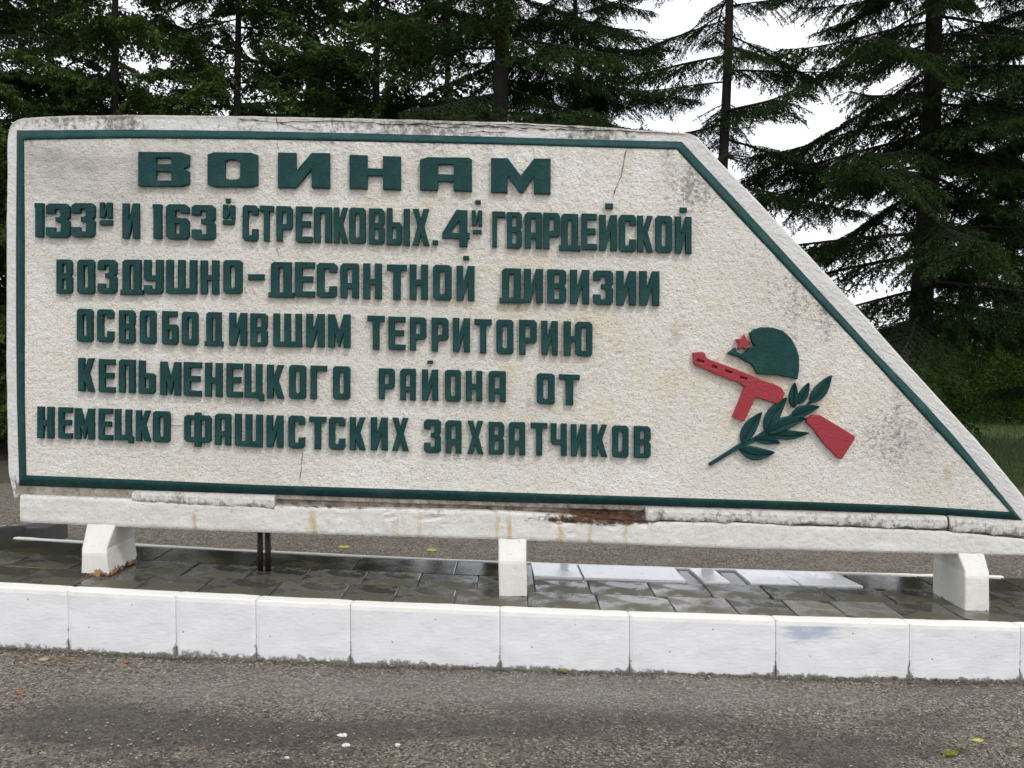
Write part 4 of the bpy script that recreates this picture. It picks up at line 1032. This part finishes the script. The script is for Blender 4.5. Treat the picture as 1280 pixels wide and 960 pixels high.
def tree(name, label, cat, px, Y, width_px, H, z0, gap, size, limbs, bare_below=0., lean=0., seed=0, keep=None, az_bias=None, group='trees behind the memorial wall'):
    rr = random.Random(seed); b = P(px, 445, Y); x = b.x; gz = zg(x)+.05
    root = empty(name, (x, Y, gz), label, cat, group)
    r0 = width_px/FPX*Y/2; V = []; F = []; n = 12; rows = 26
    for k in range(rows+1):
        t = k/rows; z = H*t; rad = r0*(1.25-.25*min(1, t*8))*(1-.93*t)+(.10*r0*max(0, 1-t*12))
        for i in range(n):
            a = 6.2832*i/n; q = rad*(1+.08*fbm(math.cos(a), math.sin(a), z, 2, 2)); V.append((x+q*math.cos(a)+lean*z+.03*math.sin(z*.8+seed), Y+q*math.sin(a), gz-.1+z))
    for k in range(rows):
        for i in range(n): j = (i+1) % n; F.append((k*n+i, k*n+j, (k+1)*n+j, (k+1)*n+i))
    F.append(tuple(rows*n+i for i in range(n)))
    link('trunk', V, F, M['bark'], root, True)
    z = z0; a = rr.random()*6.28
    while z < H-.4:
        f = 1-(z/H)**1.3*.8
        k = 1
        a += 2.39996+rr.uniform(-.4, .4)
        if not (keep and not keep(z, a % 6.2832, rr)):
            me = rr.choice(BARE if (z < bare_below or rr.random() < .04) else limbs)
            o = bpy.data.objects.new('branch', me); COL.objects.link(o); o.parent = root
            s = size*f*rr.uniform(.75, 1.15)
            o.location = (lean*z+.03*math.sin(z*.8+seed), 0, z); lf = me.name.startswith('leafy'); o.rotation_euler = (rr.uniform(-.9, .9) if lf else rr.uniform(-.25, .25), rr.uniform(-.75, .30) if lf else rr.uniform(-.10, .14), a); o.scale = (s, s*rr.uniform(.85, 1.1), s)
        z += gap*rr.uniform(.6, 1.4)
    return root

D = tree
#     name            label                                                                         cat       px    Y   w  H   z0   gap  size limbs
D('spruce_tree', 'thin dark trunk rising behind the upper left corner of the wall', 'tree', 148, 13.0, 14, 12.5, 2.4, .13, .9, LEAF, seed=1, lean=.004)
D('spruce_tree', 'thick black spruce trunk behind the top middle of the wall, above the letter A', 'tree', 627, 12.0, 27, 15, 2.6, .11, 1.0, SPR+LEAF[:2], seed=2)
D('spruce_tree', 'slender leaning spruce with sparse limbs at the sky gap behind the right top corner', 'tree', 893, 12.5, 18, 13, 3.7, .18, .92, SPR, seed=3, lean=.022)
D('spruce_tree', 'large spruce with a full dark trunk right of the sloping edge of the wall', 'tree', 1146, 12.5, 33, 14, 2.0, .085, 1.15, SPR, seed=4, lean=.025, keep=lambda z, a, r: z > 3.7 or r.random() < .5)
D('spruce_tree', 'spruce at the far right edge with lower boughs sweeping over the grass', 'tree', 1340, 13.0, 24, 13, 3.6, .10, 1.1, SPR, seed=5, lean=.01)
D('spruce_tree', 'thin young trunk between the large right spruce and the picture edge', 'tree', 1243, 25, 8, 12, 3.6, .16, .95, SPR, seed=6)
D('spruce_tree', 'thinner trunk standing just right of the thin young one', 'tree', 1263, 26, 9, 12, 3.9, .17, .95, SPR, seed=16)
D('leafy_tree', 'dense leafy tree filling the far upper left corner', 'tree', -20, 12.5, 20, 13, .3, .075, 1.1, LEAF+LAR[:1], seed=7)
D('leafy_tree', 'dense leafy tree between the thin left trunk and the thick middle one', 'tree', 300, 14.5, 14, 13, 2.2, .092, 1.1, LEAF+LAR[:1], seed=8)
D('leafy_tree', 'dense green leafy tree just left of the thick middle trunk', 'tree', 470, 14.0, 14, 12.5, 2.2, .104, 1.0, LEAF, seed=9)
D('spruce_tree', 'bushy spruce with drooping twigs right of the thick middle trunk', 'tree', 718, 14.5, 12, 12, 3.2, .10, .95, SPR+LEAF[:2], seed=10)
D('leafy_tree', 'tree standing farther back in the gap at upper left', 'tree', 70, 18, 12, 14, .5, .12, 1.1, LEAF, seed=11)
D('leafy_tree', 'farther leafy tree behind the upper left lettering', 'tree', 390, 19, 12, 14, 2.5, .17, 1.2, LEAF, seed=12)
D('spruce_tree', 'farther spruce seen past the thick middle trunk', 'tree', 560, 19, 12, 14, 4.2, .30, 1.2, LEAF, seed=13)
D('spruce_tree', 'young dark spruce standing low behind the large right one', 'tree', 1200, 27, 8, 4.3, .2, .05, .95, SPR, seed=14)
D('spruce_tree', 'young dark spruce at the right edge beyond the grass', 'tree', 1318, 27, 8, 4.6, .2, .05, 1.0, SPR, seed=15)

# the row of trees goes on past both edges of the picture
for q, (px, Y, H_, kind, lab) in enumerate([(1490, 14.5, 12, SPR, 'first spruce beyond the right edge of the picture'), (1660, 17, 13, SPR, 'second spruce beyond the right edge of the picture'),
                                      (1860, 16, 12, SPR, 'third spruce beyond the right edge of the picture'), (-230, 14, 12, LEAF, 'first leafy tree beyond the left edge of the picture'),
                                      (-430, 16, 13, LEAF, 'second leafy tree beyond the left edge of the picture')]):
    D('spruce_tree' if kind is SPR else 'leafy_tree', lab, 'tree', px, Y, 18, H_, 1.2, .16, 1.1, kind, seed=40+q)

# undergrowth seen at the right and left ends
def shrub(px, Y, h, w, label, seed):
    rr = random.Random(seed); x = P(px, 445, Y).x; root = empty('shrub', (x, Y, zg(x)+.08), label, 'shrub', 'shrubs under the conifers')
    V = []; F = []
    for k in range(7):
        a = rr.random()*6.28; q = rr.uniform(.1, .5)*w; m = len(V)
        for (dx, dy, dz, r) in ((0, 0, -.1, .02), (math.cos(a)*q*.5, math.sin(a)*q*.5, h*.5, .014), (math.cos(a)*q, math.sin(a)*q, h*.95, .006)):
            for i in range(5): V.append((x+dx+r*math.cos(1.2566*i), Y+dy+r*math.sin(1.2566*i), zg(x)+.08+dz))
        for s in (0, 5):
            for i in range(5): j = (i+1) % 5; F.append((m+s+i, m+s+j, m+s+5+j, m+s+5+i))
    link('stem', V, F, M['bark'], root)
    V = []; F = []
    for k in range(int(2600*h*w)):
        a = rr.random()*6.28; u = rr.random(); q = w*math.sqrt(rr.random())*(.35+.75*math.sin(math.pi*(.12+.8*u)))*(.75+.35*fbm(a*2, u*3, seed, 2, 1.)+.2); z = h*u*(.85+.3*rr.random())
        c = Vector((x+q*math.cos(a), Y+q*math.sin(a), zg(x)+.08+z)); d = Vector((rr.gauss(0, 1), rr.gauss(0, 1), rr.gauss(-.2, .6))).normalized(); s = d.cross(Vector((rr.gauss(0, 1), rr.gauss(0, 1), 1))).normalized()
        l = rr.uniform(.05, .10); ww = l*.28; m = len(V); V += [c, c+d*l*.5+s*ww, c+d*l, c+d*l*.5-s*ww]; F.append((m, m+1, m+2, m+3))
    o = link('foliage', V, F, M['shrub'], root, attrs=dict(tipness=[rr.random() for _ in V]))
M['shrub'] = m_needle('shrub_leaves', (.016, .036, .009), (.034, .065, .014), (.08, .14, .026))
shrub(1150, 18, 2.5, 1.3, 'dark shrub under the large right spruce', 31)
shrub(1215, 25, 2.9, 1.7, 'dark shrub between the two right spruces', 32)
shrub(1262, 22.5, 1.9, .9, 'lighter green shrub at the right edge above the grass', 33)
shrub(1312, 26, 3.3, 1.8, 'broad dark shrub past the right edge', 34)
shrub(-20, 13.5, 2.1, 1.0, 'leafy green shrub peeping out left of the wall', 35)
shrub(-90, 12.5, 2.4, 1.2, 'broad shrub past the left edge of the wall', 36)

def grass():
    rg = np.random.RandomState(4); V = []; F = []
    def area_(n, x0, x1, y0, y1, h0):
        for _ in range(n):
            x = rg.uniform(x0, x1); y = y0+(y1-y0)*rg.rand(); h = h0*(.5+rg.rand()); a = rg.rand()*3.14; w = .006; z = zg(x)+.09
            c, s = math.cos(a)*w, math.sin(a)*w; lx, ly = rg.normal()*.4*h, rg.normal()*.4*h; m = len(V)
            V.extend([(x-c, y-s, z), (x+c, y+s, z), (x+lx, y+ly, z+h)]); F.append((m, m+1, m+2))
    area_(52000, 5.2, 16, 12.7, 27, .17); area_(5000, 5, 8, 11.8, 13.2, .08); area_(5000, -12, -6, 12.7, 17, .12)
    tag(link('grass', V, F, M['grass'], attrs=dict(tipness=[0, .3, 1]*(len(V)//3))), kind='stuff')
grass()
print('objects', len(bpy.data.objects))
